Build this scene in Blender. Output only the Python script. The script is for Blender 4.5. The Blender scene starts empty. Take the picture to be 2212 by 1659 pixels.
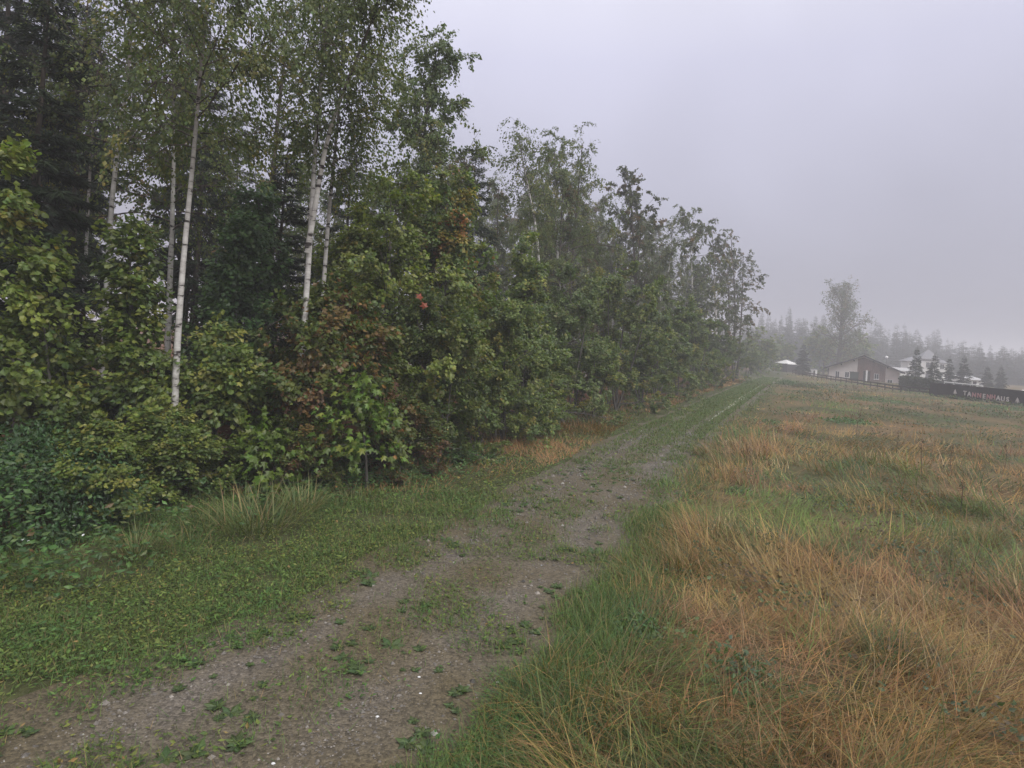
import bpy, math, random
import numpy as np
from mathutils import Matrix, Vector

# ------------------------------------------------------------------ camera, world, sun, exposure
scn = bpy.context.scene
col = scn.collection
ROLL = math.radians(3.5); FOC = 610.0; CAMH = 3.0; HORIZON = 343.0
cam_d = bpy.data.cameras.new('camera'); cam = bpy.data.objects.new('camera', cam_d); col.objects.link(cam)
cam_d.sensor_fit = 'HORIZONTAL'; cam_d.sensor_width = 36.0; cam_d.lens = FOC / 1024 * 36
cam_d.shift_y = -(384 - HORIZON) / 1024
cam_d.clip_start = 0.05; cam_d.clip_end = 4000
cs, sn = math.cos(ROLL), math.sin(ROLL)
cam.matrix_world = Matrix(((cs, -sn, 0, 0), (0, 0, -1, 0), (sn, cs, 0, CAMH), (0, 0, 0, 1)))
scn.camera = cam

SUN_EL, SUN_AZ = math.radians(50), math.radians(140)      # azimuth clockwise from +Y
world = bpy.data.worlds.new('World'); scn.world = world; world.use_nodes = True
wn, wl = world.node_tree.nodes, world.node_tree.links
wn.clear()
wo = wn.new('ShaderNodeOutputWorld'); bg = wn.new('ShaderNodeBackground'); bg.inputs['Strength'].default_value = 0.1
sky = wn.new('ShaderNodeTexSky'); sky.sky_type = 'NISHITA'; sky.sun_disc = False
sky.sun_elevation = SUN_EL; sky.sun_rotation = SUN_AZ; sky.dust_density = 5.0; sky.air_density = 1.0
hsv = wn.new('ShaderNodeHueSaturation'); hsv.inputs['Saturation'].default_value = 0.25
wl.new(sky.outputs[0], hsv.inputs['Color'])
# overcast cloud deck: unseen zenith kept brighter than CIE law to add light, same all round
tc = wn.new('ShaderNodeTexCoord'); sep = wn.new('ShaderNodeSeparateXYZ'); wl.new(tc.outputs['Generated'], sep.inputs[0])
ram = wn.new('ShaderNodeValToRGB')
e = ram.color_ramp.elements
e[0].position = 0.0; e[0].color = (0.218, 0.218, 0.266, 1)
e[1].position = 1.0; e[1].color = (1.02, 1.01, 1.02, 1)
m_ = ram.color_ramp.elements.new(0.42); m_.color = (0.435, 0.435, 0.545, 1)
wl.new(sep.outputs['Z'], ram.inputs['Fac'])
nz = wn.new('ShaderNodeTexNoise'); nz.inputs['Scale'].default_value = 1.6; nz.inputs['Detail'].default_value = 3.0
wl.new(tc.outputs['Generated'], nz.inputs['Vector'])
mr = wn.new('ShaderNodeMapRange'); mr.inputs['From Min'].default_value = 0.3; mr.inputs['From Max'].default_value = 0.7
mr.inputs['To Min'].default_value = 7.9; mr.inputs['To Max'].default_value = 11.0
wl.new(nz.outputs['Fac'], mr.inputs['Value'])
mul = wn.new('ShaderNodeVectorMath'); mul.operation = 'SCALE'
wl.new(ram.outputs['Color'], mul.inputs[0]); wl.new(mr.outputs['Result'], mul.inputs['Scale'])
mx = wn.new('ShaderNodeMix'); mx.data_type = 'RGBA'; mx.inputs['Factor'].default_value = 0.10
wl.new(mul.outputs[0], mx.inputs['A']); wl.new(hsv.outputs[0], mx.inputs['B'])
wl.new(mx.outputs['Result'], bg.inputs['Color']); wl.new(bg.outputs[0], wo.inputs['Surface'])

sd = bpy.data.lights.new('sun', 'SUN'); sd.energy = 1.5; sd.angle = math.radians(40); sd.color = (1.0, 0.97, 0.93)
sun = bpy.data.objects.new('sun', sd); col.objects.link(sun)
sdir = Vector((math.sin(SUN_AZ) * math.cos(SUN_EL), math.cos(SUN_AZ) * math.cos(SUN_EL), math.sin(SUN_EL)))
sun.rotation_euler = sdir.to_track_quat('Z', 'Y').to_euler()

vs = scn.view_settings
vs.view_transform = 'Standard'; vs.look = 'None'; vs.gamma = 1.0; vs.use_curve_mapping = False
vs.exposure = 0.66
cy = scn.cycles
cy.max_bounces = 6; cy.diffuse_bounces = 3; cy.glossy_bounces = 2; cy.transmission_bounces = 3
cy.volume_bounces = 1; cy.transparent_max_bounces = 4; cy.caustics_reflective = False; cy.caustics_refractive = False
cy.use_denoising = True
try: cy.denoiser = 'OPENIMAGEDENOISE'
except Exception: pass

# ------------------------------------------------------------------ small maths
K = 1024 / 2212.0                                   # survey sheet pixels -> picture pixels
def ray(dx, dy):
    u = (dx * K - 512) / FOC; v = (HORIZON - dy * K) / FOC
    return u * cs - v * sn, u * sn + v * cs         # X, Z per metre of depth
def spot(dx, dy, depth):                            # point seen at a sheet pixel, at a chosen distance
    x, z = ray(dx, dy); return np.array((x * depth, depth, CAMH + z * depth))
def foot(dx, dy, z=0.0):
    x, zz = ray(dx, dy); t = (z - CAMH) / zz; return x * t, t

def vnoise(x, y, seed=0):
    x = np.asarray(x, float); y = np.asarray(y, float)
    xi = np.floor(x).astype(np.int64); yi = np.floor(y).astype(np.int64); fx = x - xi; fy = y - yi
    fx = fx * fx * (3 - 2 * fx); fy = fy * fy * (3 - 2 * fy)
    def h(a, b):
        n = (a * 374761393 + b * 668265263 + seed * 1442695041) & 0xffffffff
        n = ((n ^ (n >> 13)) * 1274126177) & 0xffffffff
        return ((n ^ (n >> 16)) & 0xffff) / 65535.0
    a = h(xi, yi); b = h(xi + 1, yi); c = h(xi, yi + 1); d = h(xi + 1, yi + 1)
    return (a * (1 - fx) + b * fx) * (1 - fy) + (c * (1 - fx) + d * fx) * fy
def fbm(x, y, seed=0, o=3):
    s = 0; a = 0.5; t = 0
    for i in range(o):
        s = s + a * vnoise(x * 2 ** i, y * 2 ** i, seed + i * 17); t += a; a *= 0.5
    return s / t
def sstep(a, b, x): 
    t = np.clip((np.asarray(x, float) - a) / (b - a), 0, 1); return t * t * (3 - 2 * t)
def unit(v):
    return v / np.maximum(np.linalg.norm(v, axis=-1, keepdims=True), 1e-9)

# track centre line (world), nearly straight, bending left of the camera
PY = np.array([-30, 0, 2.2, 4.2, 6.3, 9, 12.3, 18.5, 24, 38, 60, 88.5, 120, 160], float)
PX = np.array([-19, -4.4, -3.1, -2.0, -0.95, 0.3, 1.65, 4.2, 6.6, 13.2, 23.6, 37.0, 53, 70], float)
_yy = np.linspace(-30, 160, 1500); _xx = np.interp(_yy, PY, PX)
for _ in range(3): _xx = np.convolve(np.pad(_xx, 12, 'edge'), np.ones(25) / 25, 'valid')
_sl = np.gradient(_xx, _yy); _ca = 1 / np.sqrt(1 + _sl ** 2)
def side(x, y):                                      # signed distance to the track, + towards the meadow
    return (x - np.interp(y, _yy, _xx)) * np.interp(y, _yy, _ca)
# forest edge line
EY = np.array([-30, 3, 6.9, 8.6, 11.5, 14.4, 18, 22.9, 45, 70, 110, 160], float)
EX = np.array([-20, -6.6, -5.7, -5.3, -3.6, -1.4, 0.4, 2.0, 11.9, 24.2, 42, 66], float)
def edge(x, y): return (np.interp(y, EY, EX) - x) * 0.9       # >0 inside the forest

def height(x, y):
    x = np.asarray(x, float); y = np.asarray(y, float); s = side(x, y)
    mead = sstep(1.6, 3.2, s); left = sstep(1.6, 3.5, -s)
    z = 0.22 * (fbm(x * 0.22, y * 0.22, 5) - 0.5) * mead + 0.10 * (fbm(x * 0.9, y * 0.9, 9) - 0.5) * mead
    z = z + 0.10 * (fbm(x * 0.5, y * 0.5, 11) - 0.45) * left
    z = z + 0.5 * sstep(0.5, 6, edge(x, y)) * (0.4 + fbm(x * 0.2, y * 0.2, 3))
    r = np.hypot(x, y)
    z = z + 0.9 * sstep(90, 150, r) * sstep(75, 35, x - 0.3 * (y - 130)) - 0.2 * sstep(60, 110, r)
    return z

# ------------------------------------------------------------------ mesh helpers
def mesh_from(name, V, F, C=None, mat=None, smooth=False, extra=None):
    V = np.ascontiguousarray(V, np.float32).reshape(-1, 3); F = np.ascontiguousarray(F, np.int32)
    n, k = F.shape
    me = bpy.data.meshes.new(name)
    me.vertices.add(len(V)); me.vertices.foreach_set('co', V.ravel())
    me.loops.add(n * k); me.loops.foreach_set('vertex_index', F.ravel())
    me.polygons.add(n); me.polygons.foreach_set('loop_start', np.arange(0, n * k, k, dtype=np.int32))
    try: me.polygons.foreach_set('loop_total', np.full(n, k, np.int32))
    except Exception: pass
    me.polygons.foreach_set('use_smooth', np.full(n, bool(smooth)))
    if C is not None:
        a = me.color_attributes.new('Col', 'FLOAT_COLOR', 'POINT')
        C4 = np.ones((len(V), 4), np.float32); C4[:, :3] = C; a.data.foreach_set('color', C4.ravel())
    if mat: me.materials.append(mat)
    me.update(calc_edges=True)
    return me
def link(name, data, parent=None, loc=None, rz=0.0, sc=None):
    o = bpy.data.objects.new(name, data); col.objects.link(o)
    if parent: o.parent = parent
    if loc is not None: o.location = [float(c) for c in loc]
    if rz: o.rotation_euler[2] = rz
    if sc is not None: o.scale = (sc, sc, sc) if np.isscalar(sc) else sc
    return o
def tag(o, label=None, cat=None, group=None, kind=None):
    if label: o['label'] = label
    if cat: o['category'] = cat
    if group: o['group'] = group
    if kind: o['kind'] = kind
    return o
def copy_tree(o, parent=None):
    c = o.copy(); col.objects.link(c); c.parent = parent
    for ch in list(o.children): copy_tree(ch, c)
    return c

class Bag:                                           # tris with colours
    def __init__(s): s.V = []; s.F = []; s.C = []; s.n = 0
    def add(s, V, F, C=None):
        V = np.asarray(V, float).reshape(-1, 3); F = np.asarray(F, int)
        if F.shape[1] == 4: F = np.vstack((F[:, [0, 1, 2]], F[:, [0, 2, 3]]))
        if C is None: C = (0.5, 0.5, 0.5)
        C = np.broadcast_to(np.asarray(C, float), (len(V), 3))
        s.V.append(V); s.F.append(F + s.n); s.C.append(C); s.n += len(V); return s
    def box(s, lo, hi, C=None):
        x0, y0, z0 = lo; x1, y1, z1 = hi
        V = [(x0, y0, z0), (x1, y0, z0), (x1, y1, z0), (x0, y1, z0), (x0, y0, z1), (x1, y0, z1), (x1, y1, z1), (x0, y1, z1)]
        F = [(0, 3, 2, 1), (4, 5, 6, 7), (0, 1, 5, 4), (1, 2, 6, 5), (2, 3, 7, 6), (3, 0, 4, 7)]
        return s.add(V, F, C)
    def mesh(s, name, mat, smooth=False):
        return mesh_from(name, np.vstack(s.V), np.vstack(s.F), np.vstack(s.C), mat, smooth)
    def build(s, name, mat, parent=None, smooth=False, **k): return link(name, s.mesh(name, mat, smooth), parent, **k)

def tubes(pts, rad, sides):                          # pts (B,m,3) rad (B,m)
    B, m, _ = pts.shape
    T = np.gradient(pts, axis=1); T = unit(T)
    ref = np.broadcast_to(np.array((0.83, 0.55, 0.05)), T.shape)
    par = np.abs((T * ref).sum(-1, keepdims=True)) > 0.9
    ref = np.where(par, np.array((0.1, 0.2, 0.97)), ref)
    U = unit(np.cross(T, ref)); W = np.cross(T, U)
    a = np.arange(sides) * 2 * math.pi / sides
    V = pts[:, :, None, :] + rad[:, :, None, None] * (U[:, :, None, :] * np.cos(a)[None, None, :, None] + W[:, :, None, :] * np.sin(a)[None, None, :, None])
    b, i, j = np.meshgrid(np.arange(B), np.arange(m - 1), np.arange(sides), indexing='ij')
    j2 = (j + 1) % sides
    f = lambda ii, jj: (b * m + ii) * sides + jj
    F = np.stack((f(i, j), f(i, j2), f(i + 1, j2), f(i + 1, j)), -1).reshape(-1, 4)
    return V.reshape(-1, 3), F

def grow(P0, D0, L, n, droop, wob, rng):             # many curved shoots at once
    B = len(P0); pts = np.zeros((B, n + 1, 3)); pts[:, 0] = P0; D = unit(D0)
    droop = np.broadcast_to(np.asarray(droop, float), (B,))
    for k in range(n):
        D = unit(D + rng.normal(0, wob, (B, 3)) + np.array((0, 0, -1.0)) * droop[:, None] / n)
        pts[:, k + 1] = pts[:, k] + D * (L / n)[:, None]
    return pts
def along(pts, idx, t):
    m = pts.shape[1] - 1; f = np.clip(t, 0, 0.9999) * m; i = f.astype(int); w = (f - i)[:, None]
    a = pts[idx, i]; b = pts[idx, i + 1]; return a * (1 - w) + b * w, unit(b - a)

# leaf templates: y along the blade, x across, z out of the blade
def tpl(outline, centre, dish):
    V = [(0, centre, 0.0)] + [(x, y, -dish * (abs(x) * 1.2 + max(0, y - centre) ** 2)) for x, y in outline]
    n = len(outline); F = [(0, 1 + i, 1 + (i + 1) % n) for i in range(n)]
    return np.array(V, float), np.array(F, int)
half = [(0.40, 0.02), (0.24, 0.26), (0.52, 0.58), (0.17, 0.58)]
MAPLE = tpl([(0, 0)] + half + [(0, 1.0)] + [(-x, y) for x, y in half[::-1]], 0.36, 0.35)
MAPLE_LOW = tpl([(0, 0), (0.44, 0.2), (0.40, 0.62), (0, 1), (-0.40, 0.62), (-0.44, 0.2)], 0.4, 0.35)
OVAL = (np.array([(0, 0, 0), (0.3, 0.45, -0.1), (0, 1, -0.12), (-0.3, 0.45, -0.1), (0, 0.5, 0.04)]), np.array([(0, 1, 4), (1, 2, 4), (2, 3, 4), (3, 0, 4)]))
DIAM = (np.array([(0, 0, 0), (0.36, 0.42, -0.08), (0, 1, 0), (-0.36, 0.42, -0.08)]), np.array([(0, 1, 2), (0, 2, 3)]))
NARROW = (np.array([(0, 0, 0), (0.17, 0.5, -0.05), (0, 1.15, -0.1), (-0.17, 0.5, -0.05)]), np.array([(0, 1, 2), (0, 2, 3)]))
NEEDLE = (np.array([(0, 0, 0), (0.09, 0.35, -0.03), (0, 1, 0), (-0.09, 0.35, -0.03)]), np.array([(0, 1, 2), (0, 2, 3)]))

WIDE = (np.array([(0, 0, 0), (0.47, 0.45, -0.14), (0, 1, -0.05), (-0.47, 0.45, -0.14)]), np.array([(0, 1, 2), (0, 2, 3)]))
SYC = [(MAPLE_LOW, 0.35), (WIDE, 0.65)]
def leaves(T, P, tip, nrm, size, C):
    if isinstance(T, list):
        k = np.cumsum([w for _, w in T]); u = np.random.default_rng(len(P)).random(len(P)); Vs, Fs, Cs, n0 = [], [], [], 0
        for j, (t, _) in enumerate(T):
            sel = (u < k[j]) & (u >= (k[j - 1] if j else 0)); v, f, c = leaves(t, P[sel], tip[sel], nrm[sel], size[sel], C[sel]); Vs.append(v); Fs.append(f + n0); Cs.append(c); n0 += len(v)
        return np.vstack(Vs), np.vstack(Fs), np.vstack(Cs)
    tv, tf = T; n = len(P)
    y = unit(tip); x = unit(np.cross(y, nrm)); z = np.cross(x, y)
    V = P[:, None, :] + size[:, None, None] * (tv[None, :, 0, None] * x[:, None, :] + tv[None, :, 1, None] * y[:, None, :] + tv[None, :, 2, None] * z[:, None, :])
    F = tf[None] + (np.arange(n) * len(tv))[:, None, None]
    return V.reshape(-1, 3), F.reshape(-1, 3), np.repeat(C, len(tv), 0)

# ------------------------------------------------------------------ materials
def mat(name):
    m = bpy.data.materials.new(name); m.use_nodes = True
    nt = m.node_tree; p = nt.nodes['Principled BSDF']; return m, nt, p
def leaf_mat(name, rough, spec, trans, vary=0.10):
    m, nt, p = mat(name); n, l = nt.nodes, nt.links
    at = n.new('ShaderNodeAttribute'); at.attribute_name = 'Col'
    oi = n.new('ShaderNodeObjectInfo')
    mr = n.new('ShaderNodeMapRange'); mr.inputs['To Min'].default_value = 1 - vary; mr.inputs['To Max'].default_value = 1 + vary
    l.new(oi.outputs['Random'], mr.inputs['Value'])
    sc = n.new('ShaderNodeVectorMath'); sc.operation = 'SCALE'; l.new(at.outputs['Color'], sc.inputs[0]); l.new(mr.outputs['Result'], sc.inputs['Scale'])
    l.new(sc.outputs[0], p.inputs['Base Color']); p.inputs['Roughness'].default_value = rough
    p.inputs['Specular IOR Level'].default_value = spec
    if trans:
        t = n.new('ShaderNodeBsdfTranslucent'); g = n.new('ShaderNodeVectorMath'); g.operation = 'MULTIPLY'; g.inputs[1].default_value = (1.15, 1.25, 0.6)
        l.new(sc.outputs[0], g.inputs[0]); l.new(g.outputs[0], t.inputs['Color'])
        mx = n.new('ShaderNodeMixShader'); mx.inputs[0].default_value = trans
        l.new(p.outputs[0], mx.inputs[1]); l.new(t.outputs[0], mx.inputs[2]); l.new(mx.outputs[0], n['Material Output'].inputs['Surface'])
    return m
M_LEAF = leaf_mat('wet_leaf', 0.42, 0.5, 0.40)
M_BIRCHLEAF = leaf_mat('birch_leaf', 0.5, 0.4, 0.42)
M_NEEDLE = leaf_mat('spruce_needles', 0.6, 0.25, 0.08)
M_GRASS = leaf_mat('grass_blade', 0.55, 0.3, 0.25, 0.0)
M_PETAL = leaf_mat('petal', 0.6, 0.2, 0.2, 0.0)
def plain(name, c, rough=0.7, spec=0.3, noise=0.0, scale=3.0, stretch=(1, 1, 1), bump=0.0):
    m, nt, p = mat(name); n, l = nt.nodes, nt.links
    p.inputs['Roughness'].default_value = rough; p.inputs['Specular IOR Level'].default_value = spec
    p.inputs['Base Color'].default_value = (*c, 1)
    if noise:
        tc = n.new('ShaderNodeTexCoord'); mp = n.new('ShaderNodeMapping'); mp.inputs['Scale'].default_value = stretch
        l.new(tc.outputs['Object'], mp.inputs['Vector'])
        nz = n.new('ShaderNodeTexNoise'); nz.inputs['Scale'].default_value = scale; nz.inputs['Detail'].default_value = 5
        l.new(mp.outputs[0], nz.inputs['Vector'])
        r = n.new('ShaderNodeValToRGB'); r.color_ramp.elements[0].position = 0.3; r.color_ramp.elements[1].position = 0.7
        r.color_ramp.elements[0].color = (*[x * (1 - noise) for x in c], 1); r.color_ramp.elements[1].color = (*[min(1, x * (1 + noise)) for x in c], 1)
        l.new(nz.outputs['Fac'], r.inputs['Fac']); l.new(r.outputs[0], p.inputs['Base Color'])
        if bump:
            b = n.new('ShaderNodeBump'); b.inputs['Strength'].default_value = bump; b.inputs['Distance'].default_value = 0.02
            l.new(nz.outputs['Fac'], b.inputs['Height']); l.new(b.outputs[0], p.inputs['Normal'])
    return m
def birch_bark():
    m, nt, p = mat('birch_bark'); n, l = nt.nodes, nt.links
    p.inputs['Roughness'].default_value = 0.75; p.inputs['Specular IOR Level'].default_value = 0.2
    tc = n.new('ShaderNodeTexCoord'); mp = n.new('ShaderNodeMapping'); mp.inputs['Scale'].default_value = (2.2, 2.2, 7.0)
    l.new(tc.outputs['Object'], mp.inputs['Vector'])
    nz = n.new('ShaderNodeTexNoise'); nz.inputs['Scale'].default_value = 1.0; nz.inputs['Detail'].default_value = 4; nz.inputs['Roughness'].default_value = 0.7
    l.new(mp.outputs[0], nz.inputs['Vector'])
    r = n.new('ShaderNodeValToRGB'); e = r.color_ramp.elements
    e[0].position = 0.385; e[0].color = (0.05, 0.043, 0.04, 1); e[1].position = 0.44; e[1].color = (0.42, 0.40, 0.375, 1)
    q = r.color_ramp.elements.new(0.62); q.color = (0.60, 0.58, 0.55, 1)
    l.new(nz.outputs['Fac'], r.inputs['Fac'])
    at = n.new('ShaderNodeAttribute'); at.attribute_name = 'Col'           # bark fades to dark twig wood towards the tips
    mx = n.new('ShaderNodeMix'); mx.data_type = 'RGBA'; mx.blend_type = 'MULTIPLY'; mx.inputs['Factor'].default_value = 1.0
    l.new(r.outputs[0], mx.inputs['A']); l.new(at.outputs['Color'], mx.inputs['B'])
    l.new(mx.outputs['Result'], p.inputs['Base Color'])
    return m
M_BIRCH = birch_bark()
M_BARK = plain('dark_bark', (0.075, 0.062, 0.05), 0.9, 0.2, 0.5, 9, (1, 1, 0.25), 0.6)
M_GREYBARK = plain('grey_bark', (0.13, 0.12, 0.105), 0.9, 0.2, 0.4, 9, (1, 1, 0.25), 0.5)

def ground_mat():
    m, nt, p = mat('soil_and_litter'); n, l = nt.nodes, nt.links
    p.inputs['Roughness'].default_value = 0.9; p.inputs['Specular IOR Level'].default_value = 0.15
    at = n.new('ShaderNodeAttribute'); at.attribute_name = 'Col'
    g = n.new('ShaderNodeNewGeometry')
    a = n.new('ShaderNodeTexNoise'); a.inputs['Scale'].default_value = 2.5; a.inputs['Detail'].default_value = 8; a.inputs['Roughness'].default_value = 0.75
    l.new(g.outputs['Position'], a.inputs['Vector'])
    mr = n.new('ShaderNodeMapRange'); mr.inputs['From Min'].default_value = 0.3; mr.inputs['From Max'].default_value = 0.7
    mr.inputs['To Min'].default_value = 0.5; mr.inputs['To Max'].default_value = 1.45; l.new(a.outputs['Fac'], mr.inputs['Value'])
    s = n.new('ShaderNodeVectorMath'); s.operation = 'SCALE'; l.new(at.outputs['Color'], s.inputs[0]); l.new(mr.outputs['Result'], s.inputs['Scale'])
    l.new(s.outputs[0], p.inputs['Base Color'])
    b = n.new('ShaderNodeBump'); b.inputs['Strength'].default_value = 0.7; b.inputs['Distance'].default_value = 0.05
    l.new(a.outputs['Fac'], b.inputs['Height']); l.new(b.outputs[0], p.inputs['Normal'])
    return m
def gravel_mat():
    m, nt, p = mat('wet_gravel'); n, l = nt.nodes, nt.links
    g = n.new('ShaderNodeNewGeometry')
    def noise(sc, det, ro=0.6):
        a = n.new('ShaderNodeTexNoise'); a.inputs['Scale'].default_value = sc; a.inputs['Detail'].default_value = det; a.inputs['Roughness'].default_value = ro
        l.new(g.outputs['Position'], a.inputs['Vector']); return a
    big = noise(0.55, 4); fine = noise(26, 6, 0.8)
    r1 = n.new('ShaderNodeValToRGB'); e = r1.color_ramp.elements
    e[0].position = 0.36; e[0].color = (0.112, 0.090, 0.052, 1); e[1].position = 0.62; e[1].color = (0.140, 0.120, 0.096, 1)
    l.new(big.outputs['Fac'], r1.inputs['Fac'])
    vo = n.new('ShaderNodeTexVoronoi'); vo.inputs['Scale'].default_value = 42; l.new(g.outputs['Position'], vo.inputs['Vector'])
    hs = n.new('ShaderNodeSeparateColor'); l.new(vo.outputs['Color'], hs.inputs[0])
    mr = n.new('ShaderNodeMapRange'); mr.inputs['To Min'].default_value = 0.62; mr.inputs['To Max'].default_value = 1.4; l.new(hs.outputs[0], mr.inputs['Value'])
    mr2 = n.new('ShaderNodeMapRange'); mr2.inputs['From Min'].default_value = 0.3; mr2.inputs['From Max'].default_value = 0.7; mr2.inputs['To Min'].default_value = 0.6; mr2.inputs['To Max'].default_value = 1.35
    l.new(fine.outputs['Fac'], mr2.inputs['Value'])
    mm = n.new('ShaderNodeMath'); mm.operation = 'MULTIPLY'; l.new(mr.outputs[0], mm.inputs[0]); l.new(mr2.outputs[0], mm.inputs[1])
    s = n.new('ShaderNodeVectorMath'); s.operation = 'SCALE'; l.new(r1.outputs[0], s.inputs[0]); l.new(mm.outputs[0], s.inputs['Scale'])
    at = n.new('ShaderNodeAttribute'); at.attribute_name = 'Col'; mw = n.new('ShaderNodeVectorMath'); mw.operation = 'MULTIPLY'; l.new(s.outputs[0], mw.inputs[0]); l.new(at.outputs['Color'], mw.inputs[1])
    l.new(mw.outputs[0], p.inputs['Base Color'])
    rr = n.new('ShaderNodeMapRange'); rr.inputs['From Min'].default_value = 0.35; rr.inputs['From Max'].default_value = 0.65; rr.inputs['To Min'].default_value = 0.8; rr.inputs['To Max'].default_value = 0.5
    l.new(big.outputs['Fac'], rr.inputs['Value']); l.new(rr.outputs[0], p.inputs['Roughness']); p.inputs['Specular IOR Level'].default_value = 0.35
    b = n.new('ShaderNodeBump'); b.inputs['Strength'].default_value = 0.8; b.inputs['Distance'].default_value = 0.015
    ad = n.new('ShaderNodeMath'); ad.operation = 'SUBTRACT'; l.new(fine.outputs['Fac'], ad.inputs[0]); l.new(vo.outputs['Distance'], ad.inputs[1])
    l.new(ad.outputs[0], b.inputs['Height']); l.new(b.outputs[0], p.inputs['Normal'])
    return m
M_GROUND = ground_mat(); M_GRAVEL = gravel_mat()
M_STONE = leaf_mat('pebble_stone', 0.6, 0.35, 0, 0.0)
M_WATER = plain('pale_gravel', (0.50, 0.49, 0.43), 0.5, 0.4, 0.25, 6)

# ------------------------------------------------------------------ ground and track
def lerp(a, b, t): return a + (b - a) * np.asarray(t)[..., None]
SOIL = np.array((0.075, 0.062, 0.035)); LITTER = np.array((0.13, 0.06, 0.028)); THATCH = np.array((0.17, 0.115, 0.055)); TURF = np.array((0.065, 0.075, 0.028))
def ground_colour(x, y):
    s = side(x, y); c = lerp(np.broadcast_to(TURF, x.shape + (3,)), np.broadcast_to(THATCH, x.shape + (3,)), sstep(1.5, 3, s) * sstep(0.3, 0.6, fbm(x * 0.4, y * 0.4, 21)))
    c = lerp(c, np.broadcast_to(SOIL, c.shape), 0.5 * fbm(x * 0.8, y * 0.8, 4))
    c = lerp(c, np.broadcast_to(LITTER, c.shape), sstep(0.3, 2.5, edge(x, y)))
    return c
rings = np.concatenate(([0.0], np.geomspace(0.8, 700, 140))); sect = 240
A, R = np.meshgrid(np.linspace(0, 2 * math.pi, sect, endpoint=False), rings[1:])
gx, gy = (R * np.sin(A)), (R * np.cos(A)); gz = height(gx, gy)
ss = side(gx, gy); inpath = sstep(1.35, 1.1, np.abs(ss)) * (gy < 150)
gz = gz - 0.05 * inpath
V = np.stack((gx, gy, gz), -1).reshape(-1, 3); nr = len(rings) - 1
i, j = np.meshgrid(np.arange(nr - 1), np.arange(sect), indexing='ij'); j2 = (j + 1) % sect
F = np.stack((i * sect + j, (i + 1) * sect + j, (i + 1) * sect + j2, i * sect + j2), -1).reshape(-1, 4)
F = np.vstack((F, ))
cap = len(V); V = np.vstack((V, (0, 0, float(height(0, 0)))))
C = np.vstack((ground_colour(gx.ravel(), gy.ravel()), SOIL[None]))
tri = np.vstack((F[:, [0, 1, 2]], F[:, [0, 2, 3]], np.stack((np.full(sect, cap), np.arange(sect), (np.arange(sect) + 1) % sect), -1)))
tri = tri[:, ::-1]
g = link('ground', mesh_from('ground', V, tri, C, M_GROUND, True)); tag(g, kind='structure')

tv = np.concatenate((np.arange(-8, 30, 0.12), np.arange(30, 104, 0.5)))
across = np.linspace(-1.5, 1.65, 29)
Yc, S = np.meshgrid(tv, across, indexing='ij'); ca = np.interp(Yc, _yy, _ca); sl = np.interp(Yc, _yy, _sl); Xc = np.interp(Yc, _yy, _xx)
wid = 1 + 0.16 * (fbm(Yc * 0.9, np.sign(S) * 5, 31) - 0.5) * 2 * (np.abs(S) > 0.9)
S2 = S * wid
px_, py_ = Xc + S2 * ca, Yc - S2 * sl * ca
pz = height(px_, py_) + 0.020 * (1 - (np.abs(S) / 1.65) ** 4) + 0.004 - 0.030 * np.exp(-((np.abs(S) - 0.68) / 0.26) ** 2) * sstep(0, 1, fbm(Yc * 0.3, S * 0.2, 8)) + 0.012 * (fbm(px_ * 1.7, py_ * 1.7, 13) - 0.5)
V = np.stack((px_, py_, pz), -1).reshape(-1, 3); na = len(across)
i, j = np.meshgrid(np.arange(len(tv) - 1), np.arange(na - 1), indexing='ij')
F = np.stack((i * na + j, i * na + j + 1, (i + 1) * na + j + 1, (i + 1) * na + j), -1).reshape(-1, 4)
rutw = np.exp(-((np.abs(S) - 0.68) / 0.30) ** 2) * (0.5 + 0.5 * sstep(0.3, 0.6, fbm(px_ * 0.9, py_ * 0.9, 15)))
PC = lerp(np.broadcast_to((0.84, 0.82, 0.72), S.shape + (3,)), np.broadcast_to((1.0, 1.0, 1.03), S.shape + (3,)), rutw).reshape(-1, 3)
tag(link('path', mesh_from('path', V, F, PC, M_GRAVEL, True)), kind='structure')
def path_z(x, y):
    s = side(x, y); return height(x, y) + 0.024 * (np.abs(s) < 1.4) - 0.03 * 0
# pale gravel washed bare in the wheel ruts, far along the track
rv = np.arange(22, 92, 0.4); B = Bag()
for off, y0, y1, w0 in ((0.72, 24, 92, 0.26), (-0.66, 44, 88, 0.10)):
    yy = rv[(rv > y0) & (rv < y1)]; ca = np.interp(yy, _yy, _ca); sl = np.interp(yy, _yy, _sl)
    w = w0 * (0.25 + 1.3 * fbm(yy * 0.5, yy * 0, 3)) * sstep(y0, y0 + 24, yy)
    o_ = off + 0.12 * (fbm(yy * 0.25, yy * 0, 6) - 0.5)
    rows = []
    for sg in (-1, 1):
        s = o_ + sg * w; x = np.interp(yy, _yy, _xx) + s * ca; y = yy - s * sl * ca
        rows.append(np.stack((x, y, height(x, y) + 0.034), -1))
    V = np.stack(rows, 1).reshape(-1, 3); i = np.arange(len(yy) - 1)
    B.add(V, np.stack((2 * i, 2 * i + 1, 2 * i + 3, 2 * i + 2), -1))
tag(B.build('gravel_rut', M_WATER), kind='structure')

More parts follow.
